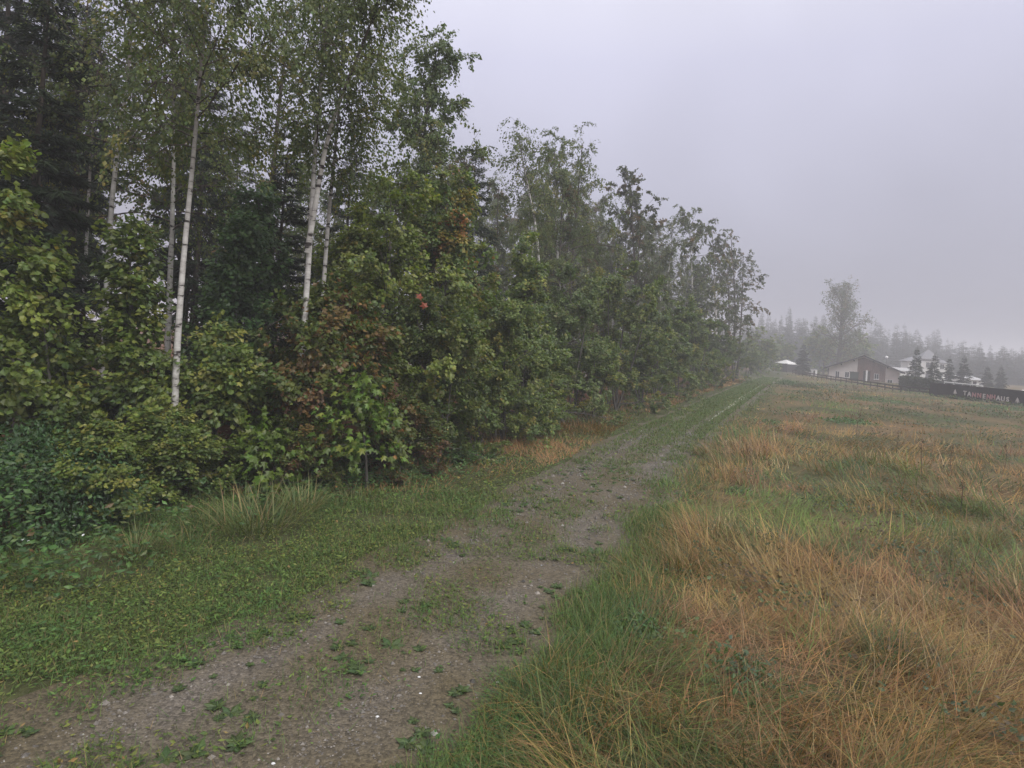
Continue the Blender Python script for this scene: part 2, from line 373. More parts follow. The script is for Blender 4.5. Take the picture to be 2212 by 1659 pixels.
# ------------------------------------------------------------------ tree generators
def pick(pal, n, rng, ids=None, mix=0.75):
    cols = np.array([c for c, w in pal], float); w = np.array([w for c, w in pal], float); w /= w.sum()
    k = rng.choice(len(cols), n, p=w)
    if ids is not None:                                 # whole shoots share a tone
        kk = rng.choice(len(cols), ids.max() + 1, p=w)[ids]; k = np.where(rng.random(n) < mix, kk, k)
    c = cols[k] * rng.uniform(0.72, 1.28, (n, 1))
    return np.clip(c * (1 + rng.normal(0, 0.06, (n, 3))), 0.004, 0.9)

def stem_path(H, wander, rng, n=14):
    t = np.linspace(0, 1, n); a, b = rng.uniform(0, 6.28, 2)
    x = wander * (np.sin(t * 3.1 + a) - math.sin(a)); y = wander * (np.sin(t * 2.6 + b) - math.sin(b))
    return np.stack((x, y, t * H), -1)
def resample(pts, n):
    pts = np.asarray(pts, float); d = np.concatenate(([0], np.cumsum(np.linalg.norm(np.diff(pts, axis=0), axis=1))))
    t = np.linspace(0, d[-1], n); q = np.stack([np.interp(t, d, pts[:, k]) for k in range(3)], -1)
    for _ in range(2): q[1:-1] = 0.25 * q[:-2] + 0.5 * q[1:-1] + 0.25 * q[2:]
    return q

def broadleaf(seed, stems, r0, base, spread, n1, prof, elev, droop1, k2, len2, k3, len3, droop3, nleaf, T, size, pal,
              bark='dark', flat=0.5, hang=0.3, off=0.06, taper=0.85, sides=8, lean_light=None, nseg1=6, wood3=False, keep=None):
    """stems: list of (m,3) polylines from the ground up. Returns trunk, branches, crown meshes."""
    rng = np.random.default_rng(seed)
    stems = [resample(s, 16) for s in stems]
    tb, bb, cb = Bag(), Bag(), Bag()
    birch = bark == 'birch'; bm = {'birch': M_BIRCH, 'dark': M_BARK, 'grey': M_GREYBARK}[bark]
    def wood(r):
        if not birch: return None
        return lerp(np.broadcast_to((0.16, 0.13, 0.11), r.shape + (3,)), np.broadcast_to((1.0, 1.0, 1.0), r.shape + (3,)), sstep(0.018, 0.05, r))
    P1, D1, L1, R1 = [], [], [], []
    for si, st in enumerate(stems):
        t = np.linspace(0, 1, len(st)); r = r0 * (0.75 if si else 1) * ((1 - taper * t) ** 0.9) * (1 + 0.5 * np.exp(-t * 30) * (si == 0))
        v, f = tubes(st[None], r[None], sides); tb.add(v, f, np.repeat(wood(r), sides, 0) if birch else None)
        n = n1 // len(stems)
        tt = base + (0.985 - base) * (np.arange(n) + rng.random(n)) / n
        if si and len(stems) > 1: tt = np.maximum(tt, 0.35 + 0.6 * rng.random(n))
        p, d = along(st[None].repeat(n, 0), np.arange(n), tt)
        az = np.arange(n) * 2.399 + rng.normal(0, 0.5, n)
        rel = (tt - base) / (1 - base)
        el = np.interp(rel, [0, 0.5, 1], elev) + rng.normal(0, 0.15, n)
        D = np.stack((np.cos(az) * np.cos(el), np.sin(az) * np.cos(el), np.sin(el)), -1)
        L = spread * np.array([prof(q) for q in rel]) * rng.uniform(0.65, 1.15, n)
        if si: L = L * 0.5
        if lean_light is not None: L = L * (1 + 0.45 * (D @ np.asarray(lean_light)))
        P1.append(p); D1.append(D); L1.append(np.maximum(L, 0.15)); R1.append(np.interp(tt, t, r) * 0.45)
    P1, D1, L1, R1 = map(np.concatenate, (P1, D1, L1, R1))
    b1 = grow(P1, D1, L1, nseg1, droop1, 0.13, rng)
    tp = np.linspace(1, 0.25, nseg1 + 1)
    rr = np.minimum(R1, 0.012 + 0.02 * L1)[:, None] * tp[None]
    v, f = tubes(b1, rr, 4); bb.add(v, f, np.repeat(wood(rr.ravel()), 4, 0) if birch else None)
    # second order
    i2 = np.repeat(np.arange(len(L1)), np.maximum(2, np.round(k2 * (0.5 + L1 / max(L1.mean(), 0.1) * 0.5)).astype(int)))
    t2 = rng.uniform(0.18, 1.0, len(i2)); p2, d2 = along(b1, i2, t2)
    D2 = unit(d2 * 0.8 + rng.normal(0, 0.55, (len(i2), 3)) + np.array((0, 0, 0.1)))
    L2 = len2 * (0.4 + 0.6 * L1[i2] / L1.max()) * rng.uniform(0.5, 1.2, len(i2))
    b2 = grow(p2, D2, L2, 4, droop1 * 0.8, 0.16, rng)
    r2 = np.minimum(0.004 + 0.008 * L2, 0.02)[:, None] * np.linspace(1, 0.3, 5)[None]
    v, f = tubes(b2, r2, 3); bb.add(v, f, np.repeat(wood(r2.ravel()), 3, 0) if birch else None)
    # twigs
    i3 = np.repeat(np.arange(len(L2)), k3); p3, d3 = along(b2, i3, rng.uniform(0.15, 1.0, len(i3)))
    D3 = unit(d3 * 0.7 + rng.normal(0, 0.6, (len(i3), 3))); L3 = len3 * rng.uniform(0.4, 1.25, len(i3))
    b3 = grow(p3, D3, L3, 3, droop3, 0.15, rng)
    if wood3:
        r3 = np.broadcast_to(np.array((0.004, 0.0035, 0.003, 0.0015)), b3.shape[:2]); v, f = tubes(b3, r3, 3)
        bb.add(v, f, np.broadcast_to((0.16, 0.13, 0.11), (len(v), 3)) if birch else None)
    # leaves
    i4 = rng.integers(0, len(i3), nleaf); P, d = along(b3, i4, rng.uniform(0.05, 1.0, nleaf))
    P = P + rng.normal(0, off, (nleaf, 3))
    if keep is not None:
        kk = keep(P); P, d, i4 = P[kk], d[kk], i4[kk]
    n = len(P)
    ctr = stems[0][:, :2].mean(0); out = P.copy(); out[:, :2] -= ctr; out[:, 2] = 0; out = unit(out + 1e-6)
    tip = unit(d * 0.6 + out * 0.5 + np.array((0, 0, -hang)) + rng.normal(0, 0.45, (n, 3)))
    nrm = unit(np.array((0, 0, flat)) + out * 0.55 + rng.normal(0, 0.42, (n, 3)))
    sz = size * rng.uniform(0.6, 1.25, n)
    C = pick(pal, n, rng, i3[i4])
    cb.add(*leaves(T, P, tip, nrm, sz, C))
    info = dict(P=P, tip=tip, nrm=nrm, sz=sz, C=C)
    lm = M_BIRCHLEAF if T is DIAM else M_LEAF
    return tb.mesh('trunk', bm, True), bb.mesh('branches', bm, True), cb.mesh('crown', lm), info

def spruce(seed, H, r0, spread, nb, nsp, size, pal, base=0.05, wander=0.06, dead=0, power=0.85):
    rng = np.random.default_rng(seed)
    st = stem_path(H, wander, rng); t = np.linspace(0, 1, len(st)); r = r0 * (1 - 0.96 * t)
    tb, bb, cb = Bag(), Bag(), Bag(); v, f = tubes(st[None], r[None], 7); tb.add(v, f)
    tt = base + (0.995 - base) * np.sort(rng.random(nb)) ** 0.92
    p, _ = along(st[None].repeat(nb, 0), np.arange(nb), tt)
    az = np.arange(nb) * 2.399 + rng.normal(0, 0.4, nb); el = np.interp(tt, [0, 0.6, 0.95, 1], [-0.25, 0.05, 0.5, 1.2]) + rng.normal(0, 0.1, nb)
    D = np.stack((np.cos(az) * np.cos(el), np.sin(az) * np.cos(el), np.sin(el)), -1)
    L = spread * np.maximum((1 - tt) / (1 - base), 0.012) ** power * rng.uniform(0.6, 1.12, nb) * (1 - 0.3 * np.exp(-(tt - base) * 14)) + 0.06
    b1 = grow(p, D, L, 5, np.interp(tt, [0, 1], [0.35, 0.1]), 0.07, rng)
    rr = (0.006 + 0.010 * L)[:, None] * np.linspace(1, 0.2, 6)[None]; v, f = tubes(b1, rr, 3); bb.add(v, f)
    if dead:                                             # bare lower twigs
        q = rng.uniform(0.05, base, dead); pp, _ = along(st[None].repeat(dead, 0), np.arange(dead), q); a = rng.uniform(0, 6.28, dead)
        d = np.stack((np.cos(a), np.sin(a), rng.uniform(-0.4, 0.1, dead)), -1); ll = rng.uniform(0.5, 1.6, dead)
        b = grow(pp, d, ll, 4, 0.3, 0.15, rng); v, f = tubes(b, 0.011 * np.linspace(1, 0.2, 5)[None].repeat(dead, 0), 3); bb.add(v, f)
    w = L ** 1.25; i = rng.choice(nb, nsp, p=w / w.sum()); s = rng.uniform(0.08, 1.0, nsp) ** 0.85
    P, d = along(b1, i, s); lat = unit(np.cross(d, np.array((0, 0, 1.0)))) * rng.choice((-1, 1), nsp)[:, None]
    reach = 0.38 * L[i] * (1 - s) + 0.05
    a = rng.random(nsp) * reach
    P = P + (lat * 0.8 + d * 0.6) * a[:, None] + np.array((0, 0, -1)) * (a * 0.28)[:, None] + rng.normal(0, 0.03, (nsp, 3))
    tip = unit(d * 0.7 + lat * 0.6 + np.array((0, 0, -0.35)) + rng.normal(0, 0.3, (nsp, 3)))
    nrm = unit(np.array((0, 0, 1.0)) + rng.normal(0, 0.45, (nsp, 3)))
    cb.add(*leaves(NEEDLE, P, tip, nrm, size * (0.3 + 0.7 * (1 - tt[i]) ** 0.6) * rng.uniform(0.6, 1.3, nsp), pick(pal, nsp, rng, i, 0.6)))
    return tb.mesh('trunk', M_BARK, True), bb.mesh('branches', M_BARK, True), cb.mesh('crown', M_NEEDLE), None

def make(name, meshes, loc, label, cat='tree', group=None, rz=0.0, sc=1.0):
    e = bpy.data.objects.new(name, None); col.objects.link(e); e.empty_display_size = 0.2
    e.location = [float(c) for c in loc]; e.rotation_euler[2] = rz; e.scale = (sc, sc, sc) if np.isscalar(sc) else sc
    for n, m in zip(('trunk', 'branches', 'crown'), meshes[:3]): link(n, m, e)
    return tag(e, label, cat, group)
def on_ground(x, y, sink=0.03): return (x, y, float(height(x, y)) - sink)
def trace(pts, depth, jit=0.15, seed=0):                  # a stem followed in the photograph, standing at its own distance
    rng = np.random.default_rng(seed); q = np.array([spot(a, b, depth) for a, b in pts])
    q[:, 1] += np.cumsum(rng.normal(0, jit, len(q)))
    g0 = float(height(q[0, 0], q[0, 1])) - 0.05
    if q[0, 2] > g0 + 0.1:
        d = q[1] - q[0]; k = (g0 - q[0, 2]) / max(d[2], 0.3); f = q[0] + np.array((d[0] * k * 0.5, 0, g0 - q[0, 2])); q = np.vstack((f, q))
    else: q[0, 2] = g0
    return q
def rooted(q): return q - q[0], q[0]

# palettes (real leaf albedos)
GREEN = [((0.141, 0.193, 0.043), 4), ((0.196, 0.239, 0.050), 3), ((0.095, 0.140, 0.038), 3), ((0.266, 0.272, 0.059), 1)]
YGREEN = [((0.173, 0.222, 0.043), 4), ((0.223, 0.260, 0.050), 3), ((0.121, 0.164, 0.037), 3), ((0.305, 0.270, 0.058), 0.6)]
DKGREEN = [((0.080, 0.151, 0.054), 4), ((0.112, 0.195, 0.064), 3), ((0.065, 0.110, 0.041), 2)]
AUTUMN = [((0.100, 0.135, 0.036), 4), ((0.095, 0.138, 0.033), 4), ((0.206, 0.138, 0.042), 3), ((0.277, 0.154, 0.039), 2), ((0.158, 0.089, 0.039), 2), ((0.135, 0.169, 0.036), 3)]
LIME = [((0.123, 0.194, 0.028), 4), ((0.098, 0.159, 0.024), 3), ((0.154, 0.205, 0.031), 1)]
TURNING = [((0.120, 0.181, 0.041), 5), ((0.191, 0.221, 0.048), 3), ((0.320, 0.250, 0.055), 1.3), ((0.360, 0.169, 0.052), 0.7)]
HAZEL = [((0.149, 0.198, 0.052), 4), ((0.107, 0.157, 0.047), 3), ((0.202, 0.233, 0.060), 3), ((0.296, 0.266, 0.064), 0.7)]
ALDER = [((0.127, 0.172, 0.056), 4), ((0.094, 0.135, 0.049), 3), ((0.178, 0.206, 0.070), 2)]
BIRCHP = [((0.108, 0.140, 0.040), 4), ((0.079, 0.108, 0.034), 3), ((0.148, 0.166, 0.047), 2), ((0.198, 0.180, 0.047), 0.5)]
RUSTY = [((0.091, 0.112, 0.039), 4), ((0.166, 0.109, 0.042), 1.5), ((0.070, 0.091, 0.033), 3)]
SPRUCE = [((0.022, 0.037, 0.018), 4), ((0.033, 0.050, 0.023), 3), ((0.018, 0.027, 0.015), 2)]
SPRUCE2 = [((0.039, 0.058, 0.023), 4), ((0.058, 0.078, 0.030), 2), ((0.091, 0.072, 0.033), 1.2)]

bushprof = lambda q: 0.55 + 0.75 * math.sin(min(1, q * 1.15 + 0.12) * math.pi) ** 0.8 * (1 - 0.35 * q) if q < 0.85 else 0.35 * (1.08 - q) / 0.23 + 0.12
roundprof = lambda q: 0.45 + 0.6 * math.sin(min(1.0, q * 0.85 + 0.12) * math.pi)
columnprof = lambda q: (0.75 + 0.3 * math.sin(q * 5)) * (1 - 0.65 * q)

def maple(seed, H, rad, nleaf, pal, size=0.10, T=SYC, nst=2, base=0.06, n1=34, prof=bushprof):
    rng = np.random.default_rng(seed + 900)
    st = [stem_path(H * (1 - 0.15 * k) , 0.12, rng) for k in range(nst)]
    for k in range(1, nst):
        a = rng.uniform(0, 6.28); st[k][:, :2] += np.linspace(0.02, 1, len(st[k]))[:, None] ** 0.8 * np.array((math.cos(a), math.sin(a))) * rad * 0.45
    return broadleaf(seed, st, 0.012 * H + 0.01, base, rad, n1, prof, (0.25, 0.55, 1.0), 0.25, 4, 0.6 * rad ** 0.6, 4, 0.36, 0.35, nleaf, T, size, pal,
                     bark='grey', flat=0.75, hang=0.45, off=0.065)
def hazel(seed, H, rad, nleaf, pal, size=0.085, nst=4, n1=44, T=WIDE):
    rng = np.random.default_rng(seed + 700); st = []
    for k in range(nst):
        s = stem_path(H * rng.uniform(0.75, 1.0) if k else H, 0.15, rng); a = k * 6.28 / nst + rng.uniform(0, 1)
        s[:, :2] += np.linspace(0, 1, len(s))[:, None] ** 0.9 * np.array((math.cos(a), math.sin(a))) * rad * (0.5 if k else 0.1); st.append(s)
    return broadleaf(seed, st, 0.008 * H + 0.01, 0.05, rad * 0.75, n1, lambda q: 1.0 + 0.2 * math.sin(q * 3.1) - 0.75 * q * q, (0.0, 0.5, 1.1), 0.15, 4, 0.7 * rad ** 0.5, 3, 0.36, 0.25, nleaf, T, size, pal,
                     bark='grey', flat=0.65, hang=0.35, off=0.05)
def birch(seed, stems, rad, nleaf, pal=BIRCHP, base=0.35, r0=0.13, n1=34, size=0.075, light=None, prof=None, hangl=0.75, k2=5, bark='birch', droop3=1.6):
    return broadleaf(seed, stems, r0, base, rad, n1, prof or (lambda q: (0.55 + 0.6 * math.sin(min(1, q + 0.18) * math.pi)) ), (0.35, 0.75, 1.15), 0.45, k2, 0.95, 3, hangl, droop3, nleaf, DIAM, size, pal,
                     bark=bark, flat=0.25, hang=0.9, off=0.05, lean_light=light)

# ------------------------------------------------------------------ front row of the forest edge
R = np.random.default_rng(5)
def stand(dx, dy, depth):                                # foot and height of a plant whose top shows at a sheet pixel
    p = spot(dx, dy, depth); g0 = float(height(p[0], depth)); return p[0], depth, g0, p[2] - g0
def front(fn, name, dx, dy, depth, rad, nleaf, pal, label, cat, seed, group=None, **k):
    x, y, g0, H = stand(dx, dy, depth); ms = fn(seed, H * 0.97, rad, nleaf, pal, **k)
    o = make(name, ms, (x, y, g0 - 0.03), label, cat, group); o['h'] = H; return o, ms
FR = {}
FR['m1'] = front(maple, 'maple_bush', 0, 335, 9.6, 1.4, 21000, YGREEN, 'tall yellow-green maple bush cut by the left picture edge', 'bush', 11)
FR['m3'] = front(maple, 'maple_sapling', 140, 640, 9.9, 0.45, 3000, GREEN, 'thin maple sapling between the yellow-green bush and the ivy thicket', 'sapling', 13, n1=20, nst=1)
FR['m2'] = front(maple, 'maple_sapling', 292, 485, 11.0, 0.8, 9500, GREEN, 'slender maple sapling with a leafy spire before the dark spruces', 'sapling', 12, nst=1, n1=40, prof=lambda q: 1.3 - 1.25 * q ** 0.55)
FR['m4'] = front(maple, 'maple_tree', 545, 395, 14.6, 1.6, 20000, DKGREEN, 'dark green maple with layered leaves left of the forked birch', 'tree', 14, n1=44, prof=columnprof)
FR['m5'] = front(maple, 'maple_bush', 475, 735, 11.9, 1.35, 15000, GREEN, 'low dull green maple bush around the stout birch trunk foot', 'bush', 15)
FR['m6'] = front(maple, 'maple_bush', 708, 655, 12.9, 1.75, 24000, AUTUMN, 'maple bush turning orange and brown at the forked birch foot', 'bush', 16)
FR['m6b'] = front(maple, 'maple_sapling', 805, 830, 11.9, 0.62, 800, LIME, 'small bright lime maple shoot in front of the orange bush', 'sapling', 17, nst=1, n1=16, base=0.3, size=0.14, T=MAPLE)
FR['m6c'] = front(maple, 'maple_sapling', 592, 925, 11.0, 0.5, 480, LIME, 'small lime maple shoot above the tall grass tussock', 'sapling', 18, nst=1, n1=14, base=0.2, size=0.14, T=MAPLE)
FR['m7'] = front(maple, 'maple_tree', 835, 412, 15.2, 2.1, 28000, YGREEN, 'broad green maple right of the forked birch, two red leaves', 'tree', 19, n1=50)
FR['m8'] = front(maple, 'maple_tree', 985, 385, 17.4, 2.1, 26000, TURNING, 'tall maple with yellow and rust tips beside the broad green maple', 'tree', 20, n1=50, T=WIDE, size=0.105)
FR['a9'] = front(hazel, 'hazel_bush', 965, 660, 14.9, 1.85, 25000, HAZEL, 'dense round-leaved bush overhanging the grassy verge below the tall maple', 'bush', 21)
FR['a10'] = front(maple, 'maple_tree', 1145, 505, 20.5, 1.6, 14000, GREEN, 'narrow pointed green maple in front of the crooked birch', 'tree', 22, T=WIDE, size=0.11, prof=columnprof)
FR['a11'] = front(hazel, 'hazel_bush', 1105, 640, 18.8, 1.9, 21000, HAZEL, 'round-leaved bush over the dry tan grass strip', 'bush', 23)
FR['a12'] = front(hazel, 'alder_bush', 1235, 590, 24.0, 2.3, 20000, ALDER, 'grey-green bush under the crooked birch trunk', 'bush', 24, size=0.10)
FR['a13'] = front(hazel, 'alder_bush', 1350, 575, 29.5, 2.9, 23000, HAZEL, 'wide domed bush midway along the forest edge', 'bush', 25, size=0.11)
lab = ['grey-green bush just beyond the wide domed bush', 'darker bush where the path strip narrows', 'hazy bush before the dark spruce by the path', 'small hazy bush near the far slender trio of trees',
       'last faint bush of the forest edge beside the path']
for q, (dx, dy, dep, src, sc) in enumerate([(1432, 628, 37, 'a12', 1), (1503, 672, 46, 'a13', 1), (1552, 705, 58, 'a12', 1), (1590, 728, 72, 'a13', 1), (1618, 752, 90, 'a12', 1)]):
    x, y, g0, H = stand(dx, dy, dep); o0, ms = FR[src]; s = H / o0['h']
    make('alder_bush', ms, (x, y, g0 - 0.03), lab[q], 'bush', 'bushes along the far forest edge', rz=1.7 * q + 0.6, sc=(s * 1.15, s * 1.15, s))
# low filler plants closing the foot of the edge
fill = [(385, 905, 10.4, 'm5', 'low maple seedling thicket left of the tall grass tussock'), (300, 880, 10.2, 'm3', 'low leafy maple seedling under the slender sapling'),
        (235, 930, 9.2, 'm5', 'squat leafy shrub behind the nettles by the ivy thicket'), (655, 900, 11.6, 'm6', 'small rust-leaved shoot below the orange maple bush'),
        (885, 870, 13.2, 'm6', 'small brown-tinged shoot between orange bush and round-leaved bush'), (1040, 800, 16.4, 'a9', 'low round-leaved bush at the start of the tan grass'),
        (1165, 760, 21.0, 'a11', 'low bush filling the edge beside the tan grass strip'), (1290, 730, 26.5, 'a11', 'low bush at the foot of the wide domed bush'), (1395, 720, 33, 'a9', 'low hazy bush behind the wide domed bush'),
        (1470, 745, 42, 'a11', 'low hazy bush in the dim stretch of the edge'), (1530, 760, 53, 'a9', 'low faint bush beneath the far dark spruce')]
for q, (dx, dy, dep, src, l) in enumerate(fill):
    x, y, g0, H = stand(dx, dy, dep); o0, ms = FR[src]; s = max(0.15, H / o0['h'])
    s = max(s, 0.3); w = s * (1.2 if src != 'm3' else 1.6)
    make('low_bush', ms, (x, y, g0 - 0.03), l, 'bush', 'low bushes at the forest edge', rz=q * 2.1, sc=(w, w, s))

EL = ['front bush of the edge nearest the tan grass', 'second front bush beyond the tan grass', 'third front bush of the edge, below the crooked birch', 'fourth front bush, before the wide domed bush', 'fifth front bush, below the fork-crowned tree', 'sixth front bush along the dim edge', 'seventh front bush along the dim edge', 'eighth front bush before the far trio', 'ninth front bush, the last before the far trio']
for q, (y, h) in enumerate([(18.5, 2.2), (22.5, 2.6), (27, 3.0), (32, 3.2), (38, 3.4), (45, 3.6), (53, 3.8), (62, 4.0), (73, 4.2)]):
    x = float(np.interp(y, EY, EX)) - 0.9; src = ('a11', 'a9', 'a12', 'a13')[q % 4]; o0, ms = FR[src]; s = h / o0['h']
    make('edge_bush', ms, on_ground(x, y), EL[q], 'bush', 'front bushes of the receding edge', rz=q * 1.9 + 0.4, sc=(s * 1.5, s * 1.5, s))

# single big leaves one can pick out on the nearest bushes: separate parts
leafmesh = {}
def loose_leaves(key, n, size, red=None):
    o, ms = FR[key]; I = ms[3]; P = I['P']; t = np.array(cam.matrix_world.translation) - np.array(o.location)
    sc_ = (unit(P - P.mean(0)) @ unit(t)) + 0.25 * np.random.default_rng(3).random(len(P)); idx = np.argsort(-sc_)[:n * 3:3]
    rng = np.random.default_rng(8)
    for i in idx:
        tone = int(rng.integers(0, 4)); c = I['C'][rng.integers(0, len(P))] if (key, tone) not in leafmesh else None
        if c is not None:
            leafmesh[(key, tone)] = mesh_from('leaf', MAPLE[0], MAPLE[1], np.broadcast_to(c, (len(MAPLE[0]), 3)), M_LEAF)
        y = unit(I['tip'][i]); x = unit(np.cross(y, I['nrm'][i])); z = np.cross(x, y); s = size * rng.uniform(0.85, 1.2)
        l = link('leaf', leafmesh[(key, tone)], o); p = P[i] + 0.05 * unit(t)
        l.matrix_local = Matrix(((x[0] * s, y[0] * s, z[0] * s, p[0]), (x[1] * s, y[1] * s, z[1] * s, p[1]), (x[2] * s, y[2] * s, z[2] * s, p[2]), (0, 0, 0, 1)))
for k_, n_, s_ in (('m1', 110, 0.115), ('m2', 60, 0.115), ('m5', 60, 0.115), ('m6', 130, 0.115), ('m6b', 60, 0.15), ('m6c', 50, 0.15), ('m7', 90, 0.12)): loose_leaves(k_, n_, s_)
redm = mesh_from('red_leaf', MAPLE[0], MAPLE[1], np.broadcast_to((0.30, 0.075, 0.04), (len(MAPLE[0]), 3)), M_LEAF)
o7 = FR['m7'][0]
for (dx, dy, rot) in ((905, 645, 0.4), (919, 664, -0.5)):
    p = spot(dx, dy, 13.3) - np.array(o7.location); l = link('red_leaf', redm, o7, p, sc=0.19); l.rotation_euler = (1.0, rot, 0.3); l['label'] = 'large red maple leaf'

# ------------------------------------------------------------------ tall trees of the edge
def tall(name, key, ms, q0, label, group=None): make(name, ms, q0, label, 'tree', group)
def tb(name, pts, depth, rad, nleaf, label, seed, extra=(), **k):
    q = trace(pts, depth, 0.12, seed); s, q0 = rooted(q); st = [s]
    for e in extra: st.append(trace(e, depth, 0.05, seed + 1)[1 if True else 0:] - q0)
    ms = birch(seed, st, rad, nleaf, **k); make(name, ms, q0, label, 'tree'); return ms
tb('birch_tree', [(226, 940), (234, 720), (250, 400), (285, 150), (300, 10), (312, -160)], 12.8, 2.1, 12500, 'white-trunked birch nearest the yellow-green bush on the left', 41, base=0.54, r0=0.072, light=(0.5, -0.6, 0))
tb('birch_tree', [(376, 980), (380, 880), (395, 560), (415, 300), (440, 150), (465, 30), (482, -140)], 10.9, 1.7, 12000, 'stout white birch leaning right above the slender sapling', 42, base=0.60, r0=0.07, light=(-0.1, -0.6, 0))
tb('birch_tree', [(356, 900), (360, 650), (372, 430), (380, 280), (388, 60)], 14.8, 1.7, 6500, 'thin pale birch just behind the stout leaning birch', 43, base=0.48, r0=0.085)
q = trace([(643, 930), (652, 700), (665, 520), (672, 300), (690, 100), (702, -110)], 12.3, 0.08, 44); s, q0 = rooted(q)
f2 = np.array([spot(a, b, 12.3 + c) for a, b, c in [(663, 545, 0.0), (670, 510, -0.03), (685, 420, -0.15), (705, 300, -0.3), (740, 200, -0.5), (790, 80, -0.8), (835, -40, -1.1)]]) - q0
make('birch_tree', birch(44, [s, f2], 1.6, 15000, base=0.60, r0=0.082, n1=46, light=(0.0, -0.4, 0)), q0, 'forked birch with two white stems behind the orange bush', 'tree')
tb('birch_tree', [(688, 820), (712, 480), (728, 320), (737, 200), (746, 20)], 13.6, 1.5, 7000, 'grey-white birch stem close behind the forked birch', 45, base=0.62, r0=0.07)
tb('birch_tree', [(170, 900), (178, 640), (188, 420), (200, 230), (214, 60)], 15.6, 1.5, 5000, 'thin birch stem left of the leftmost white birch, in shade', 71, base=0.6, r0=0.06)
tb('birch_tree', [(905, 760), (912, 560), (918, 420), (920, 330)], 17.6, 1.2, 3000, 'short pale birch stem showing between the two tall maples', 72, base=0.62, r0=0.06)
tb('alder_tree', [(572, 760), (585, 400), (600, 230), (614, 120), (622, 20)], 20.5, 2.0, 11000, 'dark-stemmed alder with sky showing through left of the forked birch', 46, base=0.40, r0=0.14, bark='dark', size=0.10, hangl=0.5, droop3=0.6, pal=ALDER)
tb('aspen_tree', [(897, 820), (905, 480), (912, 380), (925, 250), (948, 135)], 19.2, 1.5, 26000, 'full round-crowned aspen standing highest left of the open sky', 47, base=0.36, r0=0.12, size=0.10, hangl=0.5, droop3=0.6, pal=ALDER, n1=40, bark='grey')
tb('birch_tree', [(1170, 800), (1166, 620), (1163, 520), (1150, 440), (1132, 360), (1120, 292)], 30.0, 1.9, 4600, 'crooked birch with a wispy drooping top against the sky', 48, base=0.66, r0=0.11, size=0.11, n1=26)
tb('birch_tree', [(1215, 760), (1205, 560), (1200, 420), (1198, 322)], 33.0, 3.4, 22000, 'bushy birch right of the crooked birch', 49, base=0.35, r0=0.12, size=0.10)
tb('birch_tree', [(1228, 760), (1236, 560), (1248, 430), (1258, 314)], 37.0, 2.6, 8000, 'sparse thin-leaved tree right of the bushy birch', 50, base=0.4, r0=0.12, size=0.11, bark='dark')
tb('maple_tree', [(1376, 760), (1372, 590), (1366, 500), (1360, 392)], 46.0, 3.8, 19000, 'fork-crowned tree midway along the skyline', 51, base=0.36, r0=0.16, size=0.15, bark='dark', hangl=0.5, droop3=0.5, pal=RUSTY)
P_b = tb('birch_tree', [(1498, 760), (1495, 620), (1492, 540), (1488, 460)], 60.0, 4.2, 17000, 'hazy rounded birch before the far slender trio', 52, base=0.25, r0=0.15, size=0.16)
P_c = tb('birch_tree', [(1548, 770), (1545, 640), (1542, 570), (1538, 505)], 69.0, 4.6, 17000, 'hazy leafy tree just left of the far slender trio', 53, base=0.15, r0=0.15, size=0.17, pal=RUSTY)
for k_, (pts, l) in enumerate([([(1573, 790), (1574, 680), (1572, 620), (1570, 556)], 'left stem of the far slender trio at the forest end'), ([(1583, 790), (1588, 680), (1586, 590), (1580, 506)], 'tallest middle tree of the far slender trio'), ([(1594, 790), (1602, 690), (1606, 620), (1608, 548)], 'right tree of the far slender trio, leaning outward')]):
    tb('slender_tree', pts, 82.0 + k_, 2.8, 4200, l, 55 + k_, base=0.38, r0=0.17, size=0.20, bark='dark', hangl=0.7, k2=4, n1=26, droop3=0.8, pal=RUSTY)

# prototypes for the wood behind
sp_a = spruce(61, 19, 0.20, 2.9, 120, 17000, 0.46, SPRUCE, base=0.10, dead=60)
sp_b = spruce(62, 17, 0.18, 2.4, 110, 14000, 0.46, SPRUCE, base=0.22, dead=80)
sp_y = spruce(63, 5.5, 0.07, 1.35, 150, 14000, 0.26, SPRUCE2, base=0.02)
rng0 = np.random.default_rng(77)
br_a = birch(64, [stem_path(17, 0.3, rng0)], 2.9, 17000, base=0.22, r0=0.13, size=0.10)
br_b = birch(65, [stem_path(16, 0.4, rng0)], 3.2, 17000, base=0.08, r0=0.14, size=0.13, pal=RUSTY, bark='dark', hangl=0.6, droop3=0.9)
SPW = {'a': sp_a, 'b': sp_b, 'y': sp_y}
for dx, dy, dep, k_, l in [(40, -330, 17.5, 'a', 'tall dark spruce at the left picture edge'), (120, -230, 20.0, 'a', 'tall dark spruce with ragged boughs beside the edge one'), (205, 5, 23.0, 'b', 'dark spruce behind the leftmost white birch'),
                           (165, 465, 13.2, 'y', 'young spruce in shade behind the maple saplings'), (60, 560, 12.6, 'y', 'young spruce half hidden by the yellow-green bush'), (1035, 298, 26.5, 'b', 'rust-tinged spruce spire right of the round-crowned aspen'),
                           (1508, 545, 62.5, 'b', 'dark hazy spruce before the far slender trio'), (760, 300, 22.5, 'b', 'spruce glimpsed behind the forked birch'), (455, 60, 21.0, 'b', 'dark spruce behind the stout leaning birch'), (-40, -150, 15.0, 'b', 'dark spruce just beyond the left picture edge')]:
    x, y, g0, H = stand(dx, dy, dep); ms = SPW[k_]; base_h = {'a': 19, 'b': 17, 'y': 5.5}[k_]; s = H / base_h
    w = max(s, 0.8) if k_ != 'y' else s
    make('spruce_tree', ms, (x, y, g0 - 0.05), l, 'tree', None, rz=dx * 0.7, sc=(w, w, s))
